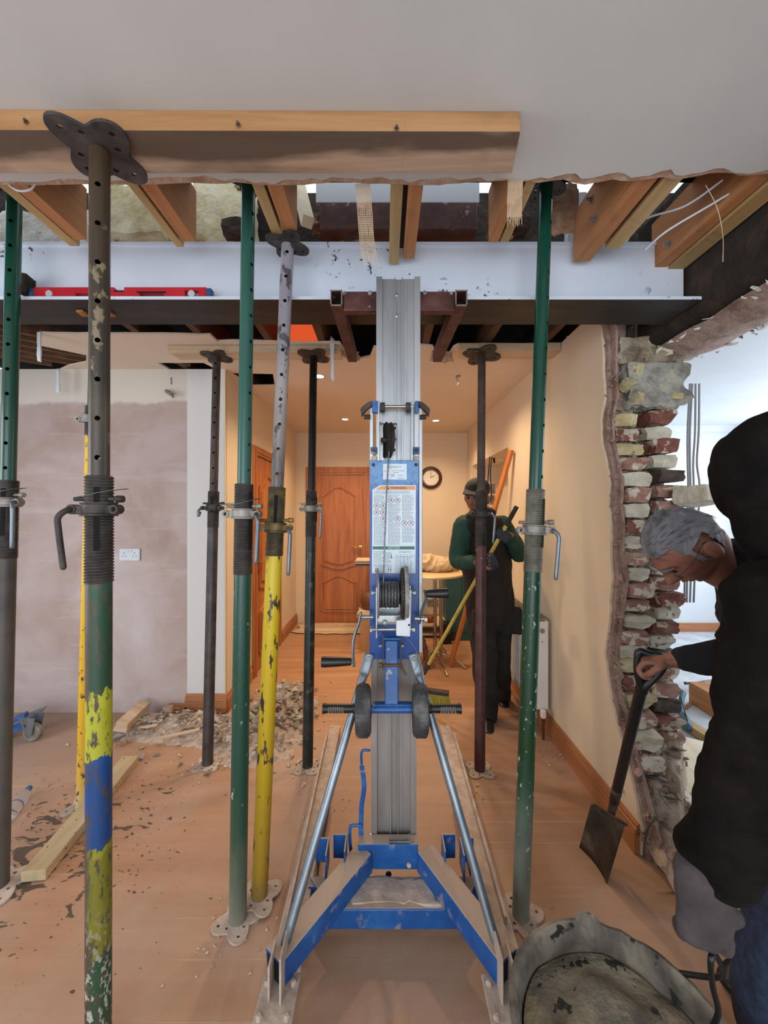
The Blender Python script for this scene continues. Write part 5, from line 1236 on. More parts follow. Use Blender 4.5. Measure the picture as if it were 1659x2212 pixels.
o.location += V((0, 0, 0))
o = obj('wall_box', MB().box(P(1063, 1056, 4.05), (.06, .05, .10)).box(P(1063, 1080, 4.05), (.05, .04, .10)), M['castgrey'], smooth=False, bev=.005); tag(o, 'grey box hanging below the black cable behind the sweeping man', 'box')
o = obj('switch_stub', MB().tube(P(1078, 994, 3.9), P(1086, 994, 3.9), .012, 12), M['white']); tag(o, 'small white peg on the right wall beside the wooden pole', 'peg')
# little things hanging from ceilings
o = obj('light_hook', MB().lathe([(.02, 0), (.02, .004)], C2(990, 812)+V((0, 0, -.006)), (0, 0, 1), 20).sweep([C2(988, 812), C2(988, 812)+V((0, 0, -.03)), C2(988, 812)+V((.012, 0, -.045)), C2(988, 812)+V((.006, 0, -.07))], .004, 8, 4), M['castgrey']); tag(o, 'bare ceiling fitting hanging above the clock side of the mast', 'fitting')
for i, (a, b, lab) in enumerate([(P(86, 722, 2.24), P(84, 782, 2.24), 'torn white paper strip hanging at the far upper left'), (P(716, 738, 2.38), P(721, 820, 2.38), 'narrow white torn strip hanging beside the black prop'), (P(128, 800, 2.70), P(124, 845, 2.70), 'hanging scrap of torn lining above the pink wall')]):
    o = obj('torn_strip', lump((a+b)/2, (.022, .008, (a-b).length), 80+i, .3), M['white'], smooth=60); tag(o, lab, 'strip')
o = obj('wall_connector', MB().tube(P(360, 845, 2.79), P(372, 852, 2.74), .014, 12).tube(P(372, 852, 2.74), P(374, 858, 2.76), .008, 10).sweep([P(370, 816, 2.795), P(370, 830, 2.795)], .003, 6, 3), M['castgrey']); tag(o, 'grey metal connector stub high on the pink plaster wall', 'connector')
for i, (a, b, w_) in enumerate([(P(748, 765, 2.5), P(776, 775, 2.5), .05), (P(935, 765, 2.5), P(975, 772, 2.5), .06)]):
    o = obj('torn_flap', lump((a+b)/2, ((b-a).length, .03, w_), 90+i, .35, 8), M['torn'], smooth=60); tag(o, 'ragged plasterboard flap at the %s fork tip' % ['left', 'right'][i], 'flap')

# ------------------------------------------------------------------ floor clutter
def rub_mat(n, c): return mat(n, c, 9, .95, bs=.8, bscale=50, bd=.006, rnd=True)
RM = [rub_mat('pale_rubble', ['#a08c78', '#bfae9a', '#d0c3b2']), rub_mat('grey_rubble', ['#7f7568', '#9c9184', '#b4aa9d']), rub_mat('pink_rubble', ['#957a6a', '#b09583', '#c2ab9c']), rub_mat('white_rubble', ['#b8b0a6', '#d2ccc4', '#dfdad2'])]
def hpile(x, y):
    g = lambda cx, cy, sx, sy, h: h*math.exp(-((x-cx)/sx)**2-((y-cy)/sy)**2)
    return g(-1.45, 2.62, .30, .15, .085)+g(-.76, 2.80, .17, .34, .15)+g(-.78, 2.38, .20, .16, .06)+g(-1.08, 2.55, .22, .15, .05)
pm = MB(); nx, ny = 90, 90
for j in range(ny):
    for i in range(nx):
        x = -2.0+1.75*i/(nx-1); y = 2.05+1.3*j/(ny-1); y = y
        h = hpile(x, y); h = .8*h*(1+.25*noise.noise(V((x*14, y*14, 0))))+.010*noise.noise(V((x*30, y*30, 3)))-.014
        if y > 2.79 and x < -1.15: h = -.01
        pm.v.append(V((x, y, max(h, -.01))))
for j in range(ny-1):
    for i in range(nx-1): pm.f.append((j*nx+i, j*nx+i+1, (j+1)*nx+i+1, (j+1)*nx+i))
o = obj('rubble_bed', pm, M['dust'], smooth=80); o['kind'] = 'stuff'; tag(o, 'fine dusty rubble bed of the pile by the hall entrance', 'rubble')
ch = [(mesh_of('rubble_chunk', chunk(1.0, 10, random.choice([.35, .5, .8]), 300+k), RM[k % 4], 20)) for k in range(12)]
rr = random.Random(21); cnt = 0
while cnt < 290:
    x = rr.uniform(-1.95, -.35); y = rr.uniform(2.1, 3.3); h = hpile(x, y)
    if rr.random() > min(1, h*11+.02) or (y > 2.74 and x < -1.1): continue
    s_ = rr.choice([.014, .018, .022, .028, .038])*(1.3 if h > .05 else 1)
    o = obj('rubble_chunk', rr.choice(ch), None, loc=(x, y, h+s_*.25)); o.scale = (s_, s_*rr.uniform(.7, 1.2), s_*rr.uniform(.6, 1)); o.rotation_euler = (rr.uniform(-.5, .5), rr.uniform(-.5, .5), rr.uniform(0, 6))
    tag(o, 'broken plaster or brick chunk in the rubble pile left of the mast', 'rubble', 'chunks of the rubble pile'); cnt += 1
sm = MB()
for k in range(1500):
    x = rr.uniform(-2.0, -.25); y = rr.uniform(2.0, 3.4); h = hpile(x, y)
    if rr.random() > h*8+.03 or (y > 2.77 and x < -1.1): continue
    c = chunk(rr.uniform(.004, .011), 6, .7, k); oo = V((x, y, max(h, 0)+.003)); sm.add([v+oo for v in c.v], c.f)
for k in range(2600):
    x = rr.uniform(-2.0, -.3); y = rr.uniform(2.1, 3.35); h = hpile(x, y)
    if rr.random() > h*14 or (y > 2.75 and x < -1.12): continue
    c = chunk(rr.uniform(.009, .021), 7, .6, k); oo = V((x, y, .86*h+.004)); R = Matrix.Rotation(rr.uniform(0, 3), 3, V((rr.uniform(-.5, .5), rr.uniform(-.5, .5), 1))); sm.add([R @ v+oo for v in c.v], c.f)
for cx, cy, n_, r in ((-.437, 2.16, 40, .10), (.55, 2.15, 30, .12), (-.47, 1.4, 18, .12), (.5, 1.33, 14, .10), (-.3, 1.9, 20, .12), (.45, 1.98, 26, .10), (1.03, 2.3, 46, .12), (-.52, 1.30, 20, .12), (-1.02, 2.16, 26, .12)):
    for k in range(n_):
        x = cx+rr.gauss(0, r*.6); y = cy+rr.gauss(0, r*.6)
        c = chunk(rr.uniform(.003, .011), 6, .7, k); oo = V((x, y, .003)); sm.add([v+oo for v in c.v], c.f)
o = obj('rubble_grit', sm, RM[0], smooth=False); o['kind'] = 'stuff'; tag(o, 'small grit and crumbs scattered around pile and prop feet', 'rubble')
# rubble foot of the broken wall
def hp2(x, y):
    d = max(0, min(1, (y-1.38)/.55)); e = math.exp(-((x-1.33)/.26)**4)
    q = max(0, min(1, (.80-x/y)/.03))
    return (.42*d**1.0)*e*q*(1 if x > 1.12 else max(0, 1-(1.12-x)*14))
pm = MB(); nx, ny = 60, 60
for j in range(ny):
    for i in range(nx):
        x = 1.10+.56*i/(nx-1); y = 1.36+.74*j/(ny-1)
        h = hp2(x, y); h = h+(.05*noise.noise(V((x*13, y*13, 7)))+.025*noise.noise(V((x*30, y*30, 3))))*min(1, h*9)-.003; pm.v.append(V((x, y, max(h, -.008))))
for j in range(ny-1):
    for i in range(nx-1): pm.f.append((j*nx+i, j*nx+i+1, (j+1)*nx+i+1, (j+1)*nx+i))
o = obj('rubble_slope', pm, rub_mat('brown_rubble_slope', ['#836c5a', '#a38c79', '#bfab99']), smooth=80); o['kind'] = 'stuff'; tag(o, 'slope of crumbled mortar at the foot of the broken wall', 'rubble')
cnt = 0
while cnt < 110:
    x = rr.uniform(1.10, 1.56); y = rr.uniform(1.38, 1.98); h = max(0, hp2(x, y))
    s_ = rr.choice([.012, .018, .022, .03, .04]); 
    if h < .02 and s_ > .02: continue
    o = obj('rubble_chunk', rr.choice(ch), None, loc=(x, y, h+s_*.3)); o.scale = (s_, s_*rr.uniform(.7, 1.2), s_*rr.uniform(.6, 1)); o.rotation_euler = (rr.uniform(-.6, .6), rr.uniform(-.6, .6), rr.uniform(0, 6))
    tag(o, 'broken lump lying at the foot of the broken brick wall', 'rubble', 'lumps at the foot of the broken wall'); cnt += 1
o = obj('loose_brick', mesh_of('b', rough_brick(4), BR[2], 25), None, loc=P(1447, 1700, 1.80)); o.scale = (1.0, .9, 1.1); o.rotation_euler = (.5, .2, .7); tag(o, 'broken pink brick lying on the rubble slope below the wall', 'brick')
o = obj('pulled_cable', MB().sweep([P(1385, 1650, 1.70), P(1412, 1760, 1.62), P(1420, 1765, 1.6), P(1402, 1785, 1.58), P(1393, 1820, 1.55), P(1392, 1850, 1.53)], .0045, 8, 6), M['iron']); tag(o, 'dark stub of cable hanging at the foot of the broken wall', 'cable')
# planks on the floor at left
a = G(72, 1893, .025); b = G(283, 1640, .025)
o = obj('floor_plank', MB().beam(a, b, .09, .042), M['pale'], smooth=False, bev=.003, loc=a); tag(o, 'mud-splashed pale plank lying diagonally on the floor at left', 'plank')
def splash_plank():
    s = Nd('splashed_plank'); v = s.coord(True); n = s.noise(s.coord(True, (1, .1, 1)), 14, 6)
    c = s.ramp(n, [(.3, '#a8936f'), (.7, '#c2ae8c')]); d = s.noise(v, 42, 2)
    c = s.mix(s.maprange(d, .68, .70), c, '#4a4034'); return s.out(c, .85, 0, n, .2, .003)
o.data.materials[0] = splash_plank()
a = P(262, 1572, 2.46); b = P(312, 1524, 2.72)
o = obj('timber_block', MB().beam(a, b, .075, .065, (.2, 0, 1)), M['plank'], smooth=False, bev=.004, loc=a); tag(o, 'thick dusty timber offcut propped on the rubble by the pink wall', 'timber')
for (p, q_, lab, w_) in [(P(300, 1562, 2.5), P(340, 1562, 2.5), 'flat broken lath on the rubble under the thick timber offcut', .02), (P(345, 1605, 2.42), P(432, 1592, 2.46), 'thin lath lying in front of the rubble pile', .018)]:
    p.z = hpile(p.x, p.y)+.02; q_.z = hpile(q_.x, q_.y)+.03
    o = obj('lath', MB().beam(p, q_, w_, .012), M['plank'], smooth=False, bev=.002, loc=p); tag(o, lab, 'lath')
# blue transport frame with caster at left edge
DL = thing('blue_trolley', 'blue wheeled metal frame entering at the left edge', 'trolley', (-2.4, 2.4, 0))
a = P(95, 1548, 2.55); b = P(-130, 1640, 2.35)
obj('rail', MB().beam(a+V((-.08, -.02, 0)), b, .06, .085), M['blueplain'], DL, smooth=False, bev=.003)
obj('top_plate', MB().beam(a+V((0, 0, .045)), b+V((0, 0, .045)), .11, .006), M['galv'], DL, smooth=False, bev=.001)
c = V((vx(66, 2.44), 2.46, .055))
obj('caster_fork', MB().prism([(c.x+.045, 2.42, .16), (c.x-.055, 2.42, .16), (c.x-.015, 2.43, .04), (c.x+.015, 2.43, .04)], (0, .003, 0)).prism([(c.x+.045, 2.49, .16), (c.x-.055, 2.49, .16), (c.x-.015, 2.49, .04), (c.x+.015, 2.49, .04)], (0, .003, 0)), M['galv'], DL, smooth=False)
obj('caster_wheel', MB().lathe([(.008, -.02), (.015, -.02), (.018, -.012), (.034, -.012), (.036, -.02), (.048, -.02), (.055, -.012), (.055, .012), (.048, .02), (.008, .02)], c, (0, 1, 0), 36, False, True), M['castgrey'], DL)
# water bottle
gm = bpy.data.materials.new('clear_plastic'); gm.use_nodes = True; g_ = gm.node_tree.nodes['Principled BSDF']; g_.inputs['Transmission Weight'].default_value = .9; g_.inputs['Roughness'].default_value = .08; g_.inputs['IOR'].default_value = 1.2; g_.inputs['Base Color'].default_value = (.93, .96, 1, 1)
bp = G(18, 1762, .035); BT = thing('water_bottle', 'clear plastic bottle with blue cap lying at the left edge', 'bottle', bp)
bdv = V((-.35, .94, 0)).normalized()
obj('bottle_body', MB().lathe([(.004, 0), (.028, .002), (.032, .012), (.030, .03), (.033, .05), (.030, .07), (.033, .10), (.033, .13), (.024, .165), (.012, .185), (.012, .20)], bp-bdv*.02, bdv, 28), gm, BT)
obj('bottle_cap', MB().lathe([(.014, 0), (.014, .014), (.012, .016)], bp+bdv*.18, bdv, 20), M['blueplain'], BT)
obj('bottle_label', MB().lathe([(.0335, .055), (.0335, .062)], bp, bdv, 20, False), M['blueplain'], BT)

# spade
SPD = thing('spade', 'black-handled spade held by the grey-haired man, dusty square blade on the floor', 'spade', (.88, 1.55, 0))
bl, br_ = G(1258, 1830), G(1317, 1908); tl, tr_ = P(1283, 1738, 1.64), P(1355, 1782, 1.46)
sp0 = P(1322, 1752, 1.56); shn = P(1388, 1480, 1.275)
nrm = (br_-bl).cross(tl-bl).normalized()
mb = MB(); n = 8; g2 = []
for j in range(n+1):
    for i in range(n+1):
        u, v_ = i/n, j/n; p = bl.lerp(br_, u).lerp(tl.lerp(tr_, u), v_); p += nrm*(.014*((2*u-1)**2)); g2.append(p)
mb.add(g2, [(j*(n+1)+i, j*(n+1)+i+1, (j+1)*(n+1)+i+1, (j+1)*(n+1)+i) for j in range(n) for i in range(n)])
bo = obj('blade', mb, mat('dusty_steel_blade', ['#2e2926', '#4b443e', '#7b6f62'], 9, .6, .5, bs=.4), SPD); sm_ = bo.modifiers.new('thick', 'SOLIDIFY'); sm_.thickness = .004
obj('tread', MB().beam(tl, tr_, .010, .008), bo.data.materials[0], SPD, smooth=False, bev=.001)
obj('socket', MB().sweep([sp0.lerp(shn, -.14)+nrm*.008, sp0, sp0.lerp(shn, .2)], [(.007, .004), (.017, .013), (.019, .019)], 14, 5), bo.data.materials[0], SPD)
obj('shaft', MB().sweep([sp0.lerp(shn, .1), sp0.lerp(shn, .5), shn], .018, 18, 6), M['black'], SPD)
hA, hB = P(1383, 1412, 1.262), P(1432, 1428, 1.235)
obj('handle', MB().sweep([shn+V((0, 0, -.02)), P(1379, 1455, 1.265), P(1378, 1425, 1.262), P(1383, 1408, 1.26), hA.lerp(hB, .5)+V((0, 0, .006)), P(1428, 1418, 1.235), P(1436, 1430, 1.235), P(1425, 1452, 1.245), P(1396, 1480, 1.262), shn+V((.004, 0, -.02))], [(.016, .013), (.011, .013), (.010, .012), (.011, .013), (.012, .014), (.011, .013), (.010, .012), (.011, .013), (.016, .013), (.016, .013)], 14, 7), M['black'], SPD)

# rubble tub
TB = thing('rubble_tub', 'round dusty black rubble tub in the bottom right foreground', 'tub', (.485, .80, 0))
tcx, tcy = .500, .80
n = 90; prof_o = [(.165, 0), (.175, .01), (.205, .30), (.215, .355), (.228, .362), (.228, .375), (.218, .378), (.209, .37), (.199, .30), (.168, .018), (0.001, .016)]
mb = MB(); 
for r, h in prof_o:
    for i in range(n):
        t = 2*PI*i/n; k = .004*noise.noise(V((math.cos(t)*3, math.sin(t)*3, h*6)))
        hh = h
        if h > .34:
            a_ = math.degrees(t) % 360
            hh += .004*noise.noise(V((math.cos(t)*9, math.sin(t)*9, 0)))
            if 72 < a_ < 88: hh += .022*math.sin((a_-72)/16*PI)+random.uniform(-.008, .008)
        mb.v.append(V((tcx+(r+k)*math.cos(t), tcy+(r+k)*math.sin(t), hh)))
for j in range(len(prof_o)-1):
    for i in range(n): mb.f.append((j*n+i, j*n+(i+1) % n, (j+1)*n+(i+1) % n, (j+1)*n+i))
mb.f.append(tuple(reversed(range(n))))
tubm = mat('dusty_tub_rubber', ['#33302c', '#5c554b', '#857b6c', '#9e9483'], 7, .9, bs=.7, bscale=35, bd=.006, speck=('#1d1c1c', 16, .62), dist=.6)
obj('tub_shell', mb, tubm, TB)
fill = MB(); g3 = []; N = 40
for j in range(12):
    for i in range(N):
        t = 2*PI*i/N; r = .197*(1-j/12)**.9; x = r*math.cos(t); y = r*math.sin(t)
        g3.append(V((tcx+x, tcy+y, .315+.03*(1-(r/.197)**2)+.018*noise.noise(V((x*14, y*14, 0)))+.008*noise.noise(V((x*45, y*45, 0))))))
fill.add(g3, [(j*N+i, j*N+(i+1) % N, (j+1)*N+(i+1) % N, (j+1)*N+i) for j in range(11) for i in range(N)]+[tuple(11*N+i for i in range(N))])
o = obj('rubble_dust', fill, mat('tub_filling', ['#4b4740', '#6f695d', '#8d8472', '#a8946c'], 6, .95, bs=1, bscale=60, bd=.01, speck=('#2c2a27', 22, .60), dist=.8), smooth=80); o['kind'] = 'stuff'; tag(o, 'grey and tan dust and plaster filling the black rubble tub', 'rubble')
for k in range(9):
    t = rr.uniform(0, 6.3); r = rr.uniform(.03, .17)
    o = obj('rubble_chunk', rr.choice(ch), None, loc=(tcx+r*math.cos(t), tcy+r*math.sin(t), .30+.02*(1-r/.2))); s_ = rr.uniform(.012, .024); o.scale = (s_, s_, s_*.6); o.rotation_euler = (0, 0, t)
    tag(o, 'plaster lump lying in the dust inside the rubble tub', 'rubble', 'lumps inside the rubble tub')
obj('handle', MB().sweep([V((tcx+.20, tcy+.02, .36)), P(1552, 2185, .80), P(1540, 2130, .78), P(1536, 2075, .76), P(1546, 2062, .78), P(1556, 2110, .84), V((tcx+.19, tcy+.12, .36))], .0055, 10, 7), M['black'], TB)

# ------------------------------------------------------------------ side room clutter
def zlift(p, z): p.z = z; return p
o = obj('white_plank', MB().beam(G(1452, 1578, .10), G(1560, 1830, .16), .10, .022), M['pale'], smooth=False, bev=.002); tag(o, 'pale planed plank running from the broken wall foot, nearest the wall', 'plank')
o = obj('white_plank', MB().beam(G(1500, 1600, .05), G(1580, 1790, .07), .11, .022), M['pale'], smooth=False, bev=.002); tag(o, 'wide pale plank lying outside the first one behind the men', 'plank')
o = obj('timber_beam', MB().beam(G(1478, 1560, .03), G(1600, 1640, .03), .07, .05), M['batten'], smooth=False, bev=.002); tag(o, 'tan timber lying crosswise beside the blue saw', 'timber')
o = obj('wooden_box', MB().box2((vx(1536, 2.75), 2.7, 0), (vx(1610, 2.75), 2.95, .16)), M['joist'], smooth=False, bev=.003); tag(o, 'orange-brown wooden box behind the grey-haired man', 'box')
sw = G(1478, 1555, .04); SAW = thing('reciprocating_saw', 'blue-grey reciprocating saw on the side room floor', 'saw', sw)
bluegrey = mat('teal_tool_plastic', ['#33525e', '#43697a'], 8, .5)
dv = V((.40, .9, .0)).normalized()
obj('saw_body', MB().sweep([sw-dv*.10, sw, sw+dv*.08+V((0, 0, .01))], [(.028, .03), (.035, .038), (.024, .028)], 14, 5), bluegrey, SAW)
obj('saw_grip', MB().sweep([sw+dv*.08, sw+dv*.16+V((.03, 0, .06)), sw+dv*.22+V((.06, 0, .09))], [.022, .018, .02], 12, 5), bluegrey, SAW)
obj('saw_blade', MB().beam(sw-dv*.08+V((0, 0, .03)), sw+V((.15, .25, .10)), .003, .018), M['iron'], SAW, smooth=False)
dr = G(1530, 1478, .05); DRL = thing('cordless_drill', 'grey and yellow drill lying on the side room floor', 'drill', dr)
obj('drill_body', MB().sweep([dr+V((-.03, 0, 0)), dr+V((.06, 0, .005)), dr+V((.12, 0, .01))], [.028, .036, .03], 14, 5), M['castgrey'], DRL)
obj('chuck', MB().lathe([(.022, 0), (.020, .05), (.010, .07), (.010, .16), (.012, .16), (.012, .17)], dr+V((-.02, 0, 0)), (-1, 0, .05), 18), M['iron'], DRL)
obj('drill_grip', MB().sweep([dr+V((.06, 0, 0)), dr+V((.08, .05, -.02)), dr+V((.09, .10, -.03))], .022, 12, 5), mat('yellow_plastic', ['#c9a21c', '#e0bb2c'], 5, .5), DRL)
o = obj('yellow_case', lump(G(1545, 1441, .03)+V((0, 0, 0)), (.42, .08, .05), 99, .12), mat('bright_yellow', ['#c9b81c', '#ded02c'], 5, .5), smooth=60); tag(o, 'bright yellow strap bundle at the back of the side room floor', 'strap')
for k, (a, b) in enumerate([((1505, 1500), (1530, 1510)), ((1450, 1475), (1470, 1490)), ((1515, 1600), (1530, 1612)), ((1480, 1530), (1500, 1512))]):
    o = obj('offcut', MB().beam(G(*a, .01), G(*b, .01), .02, .012), M['joist'], smooth=False); tag(o, ['thin offcut left of the wooden box', 'thin offcut nearest the broken wall in the side room', 'thin offcut beyond the wide pale plank', 'thin offcut just behind the blue-grey saw'][k], 'offcut')
grey = mat('grey_cable', ['#7e7f86', '#96979e'], 5, .5)
for k, px in enumerate((1487, 1492, 1499, 1507)):
    d = 2.02+.01*k
    pts = [P(px+4, 830, d), P(px+(3 if k > 1 else -1), 930, d), P(px-1, 1000, d), P(px+(5 if k == 3 else 0), 1060, d), P(px-6+k, 1180, d), P(px-8, 1300, d)]
    o = obj('grey_cable', MB().sweep(pts, .0048, 8, 6), grey); tag(o, ['grey cable hanging closest to the broken wall', 'second grey cable from the broken wall', 'third grey cable from the broken wall', 'grey cable hanging furthest right, clear of the wall'][k], 'cable', 'cables hanging beside the broken wall')
o = obj('white_cable', MB().sweep([P(1640, 380, 1.25), P(1540, 440, 1.33), P(1440, 500, 1.42), P(1395, 540, 1.5)], .0035, 6, 8), M['white']); tag(o, 'white cable looping between the bolted joist and the large right joist', 'cable')
o = obj('white_cable', MB().sweep([P(1560, 390, 1.28), P(1480, 445, 1.36), P(1390, 475, 1.45), P(1355, 520, 1.5)], .0035, 6, 8), M['white']); tag(o, 'upper white cable beside the large right joist', 'cable')
o = obj('thin_wire', MB().sweep([P(1525, 400, 1.25), P(1550, 450, 1.25), P(1562, 510, 1.26), P(1562, 565, 1.26)], .0012, 5, 8), M['plank']); tag(o, 'thin curled wire dangling in front of the large right joist', 'wire')
o = obj('white_cable', MB().sweep([P(20, 400, 1.22), P(40, 412, 1.22), P(65, 410, 1.22), P(76, 398, 1.22)], .003, 6, 8), M['white']); tag(o, 'white cable loop peeping below the ceiling edge at top left', 'cable')
for k, (px0, py0, px1, py1) in enumerate([(1497, 680, 1475, 750), (1510, 660, 1492, 720), (1500, 690, 1492, 755)]):
    o = obj('stray_wire', MB().sweep([P(px0, py0, 1.80), P((px0+px1)/2-8, (py0+py1)/2, 1.8), P(px1, py1, 1.82)], .0016, 5, 6), M['plank']); tag(o, 'pale stray wire at the top of the broken wall under the beam end', 'wire', 'stray wires under the beam end')
o = obj('curled_wire', MB().sweep([P(872, 1372, 1.40), P(885, 1400, 1.39)], .0008, 5, 3), M['galv']); bpy.data.objects.remove(o)
# ------------------------------------------------------------------ people
def headmesh(mb, c, fwd, up, s=1.0, nu=72, nv=56):
    f = V(fwd).normalized(); u = V(up); u = (u-f*u.dot(f)).normalized(); l = u.cross(f); c = V(c)
    def gs(y, z, cy, cz, sy, sz): return math.exp(-((y-cy)/sy)**2-((z-cz)/sz)**2)
    vs = []; fs = []
    def pt(th, ph):
        a = math.sin(th)*math.cos(ph); b = math.sin(th)*math.sin(ph); k = math.cos(th)
        x = .098*a; y = .074*b; z = .118*k
        if k < 0:
            y *= 1+.22*k
            if a < 0: x *= 1+.55*k
            else: x *= 1+.04*k
        if a > 0:
            m = min(1, a*2.2)
            x += m*(.031*gs(y, z, 0, -.021, .010, .018)+.012*gs(y, z, 0, .004, .008, .022)+.007*gs(y, z, 0, .032, .045, .012)
                -.011*(gs(y, z, .030, .013, .014, .010)+gs(y, z, -.030, .013, .014, .010))
                +.014*gs(y, z, 0, -.052, .022, .006)+.012*gs(y, z, 0, -.067, .020, .006)-.007*gs(y, z, 0, -.0595, .02, .003)
                +.019*gs(y, z, 0, -.096, .022, .016)+.005*(gs(y, z, .042, -.018, .016, .016)+gs(y, z, -.042, -.018, .016, .016)))
        return c+(f*x+l*y+u*z)*s
    for j in range(1, nv):
        for i in range(nu): vs.append(pt(PI*j/nv, 2*PI*i/nu))
    vs += [pt(0, 0), pt(PI, 0)]; T_ = len(vs)-2
    for j in range(nv-2):
        for i in range(nu): fs.append((j*nu+i, (j+1)*nu+i, (j+1)*nu+(i+1) % nu, j*nu+(i+1) % nu))
    for i in range(nu): fs.append((T_, i, (i+1) % nu)); fs.append((T_+1, (nv-2)*nu+(i+1) % nu, (nv-2)*nu+i))
    mb.add(vs, fs)
    for sg in (1, -1):   # ears
        e = c+(l*sg*.073-f*.008-u*.018)*s
        R = Matrix((f, l, u)).transposed()
        mb.ball(e+l*sg*.006*s, (.020*s, .012*s, .034*s), R, 14, 10); mb.ball(e-f*.01*s+l*sg*.009*s+u*.006*s, (.012*s, .008*s, .024*s), R, 12, 8)
    return f, u, l
def hand(mb, wr_, fwd, nrm, s=1.0, curl=.9, thumb=1, fr_=1.0, close=None):
    """palm plus five separate bent fingers; nrm = palm direction (fingers curl towards it)"""
    f = V(fwd).normalized(); n_ = V(nrm); n_ = (n_-f*n_.dot(f)).normalized(); sd = f.cross(n_)*thumb; w0 = V(wr_)
    mb.sweep([w0-f*.02*s, w0+f*.03*s, w0+f*.085*s], [(.027*s, .018*s), (.036*s, .016*s), (.040*s, .014*s)], 16, 5, ax=sd)
    for k, (off, L) in enumerate(((.030, .074), (.010, .084), (-.010, .079), (-.029, .062))):
        a = w0+f*.085*s+sd*off*s; d = (f+sd*off*2.2).normalized(); pts = [a-d*.02*s, a]; ang = 0
        cc = curl if isinstance(curl, (int, float)) else curl[k]
        for q, fr2 in enumerate((.42, .32, .26)):
            ang += cc*(.75 if q == 0 else 1.0); dd = d*math.cos(ang)+n_*math.sin(ang); pts.append(pts[-1]+dd*L*fr2*s)
        r = .0088*s*fr_; mb.sweep(pts, [r*1.05, r*1.1, r*1.03, r*.95, r*.8], 10, 4)
    a = w0+f*.025*s+sd*.024*s
    mb.sweep([a-sd*.01*s, a+sd*.022*s+f*.022*s+n_*.008*s, a+sd*.026*s+f*.048*s+n_*.024*s, a+sd*.016*s+f*.066*s+n_*.036*s], [.014*s, .012*s, .0105*s, .0085*s], 10, 5)

# ---- man sweeping in the hall
SWP = thing('person', 'man in black cap, black vest and dark green sleeves sweeping the hall', 'person', (.66, 2.70, 0))
hc_ = P(1030, 1073, 2.62); neck = P(1040, 1112, 2.68); 
sR = P(1000, 1142, 2.66); sL = P(1086, 1138, 2.80)
eR = P(990, 1212, 2.64); wR = P(1030, 1214, 2.46); eL = P(1122, 1196, 2.72); wL = P(1101, 1158, 2.56)
pel = P(1060, 1300, 2.80); chest = P(1046, 1180, 2.74); belly = P(1054, 1245, 2.78)
hR = P(1040, 1320, 2.78); hL = P(1082, 1320, 2.84)
kR = P(1048, 1430, 2.70); aR = P(1052, 1543, 2.70); kL = P(1078, 1425, 2.86); aL = P(1083, 1500, 2.98)
bm_ = MB(); fwd_h = V((-.55, -.80, -.32)); f_, u_, l_ = headmesh(bm_, hc_, fwd_h, (-.1, -.4, 1), .98)
bm_.sweep([neck+V((.01, .03, -.03)), hc_+V((.01, .02, -.03))], [.055, .05], 14, 4)
bm_.sweep([neck+V((.01, .02, 0)), chest, belly, pel], [(.09, .07), (.165, .11), (.145, .105), (.15, .11)], 20, 5, ax=(1, .2, 0))
bm_.sweep([sR, eR, wR], [.05, .042, .028], 12, 5); bm_.sweep([sL, eL, wL], [.05, .042, .028], 12, 5)
bm_.sweep([hR, kR, aR], [.08, .055, .042], 14, 5); bm_.sweep([hL, kL, aL], [.08, .055, .042], 14, 5)
bm_.sweep([aR, aR+V((-.02, -.05, -.04)), aR+V((-.03, -.15, -.05))], [.035, .035, .028], 10, 4)
bm_.sweep([aL, aL+V((.0, -.04, -.05)), aL+V((0, -.13, -.08))], [.035, .035, .028], 10, 4)
pole_b = P(917, 1452, 2.86); pole_t = P(1117, 1094, 2.42); pd = (pole_t-pole_b).normalized()
g1 = P(1058, 1207, 2.415); 
hand(bm_, wR, (g1-wR)+V((.02, .0, .0)), (.1, -1, -.2), 1.0, 1.0, 1); hand(bm_, wL, V((-.35, -.8, .2)), (-.6, .3, -.5), 1.0, 1.0, -1)
obj('body', fuse(bm_, .006, 2), M['flesh'], SWP, smooth=80)
obj('cap', fuse(MB().ball(hc_+u_*.052-f_*.012, (.100, .084, .076), Matrix((f_, l_, u_)).transposed(), 28, 18).sweep([hc_+u_*.062+f_*.06, hc_+u_*.055+f_*.145], [(.066, .008), (.050, .005)], 16, 5, ax=l_), .005, 2), M['vest'], SWP, smooth=80)
ey = MB()
for sg in (1, -1): ey.ball(hc_+f_*.087+l_*sg*.030+u_*.012, (.006, .013, .006), Matrix((f_, l_, u_)).transposed(), 12, 8)
obj('eyes', ey, M['print'], SWP); 
br = MB()
for sg in (1, -1): br.sweep([hc_+f_*.100+l_*sg*.014+u_*.028, hc_+f_*.098+l_*sg*.032+u_*.032, hc_+f_*.084+l_*sg*.048+u_*.028], [.003, .004, .002], 8, 4)
obj('eyebrows', br, M['print'], SWP)
vst = MB().sweep([neck+V((.01, .03, .0)), neck+V((.01, .03, -.05)), chest, belly, pel+V((0, 0, -.06))], [(.085, .07), (.15, .10), (.185, .13), (.175, .13), (.175, .135)], 24, 5, ax=(1, .2, 0))
vst.ball(sR+V((.025, 0, .0)), (.075, .075, .07)); vst.ball(sL+V((-.02, 0, .0)), (.075, .075, .07))
vst.ring(neck+V((.008, .005, .005)), (0, .3, 1), .07, .022, 24, 8)
obj('vest', fuse(vst, .007, 3, .010, 10), M['vest'], SWP, smooth=80)
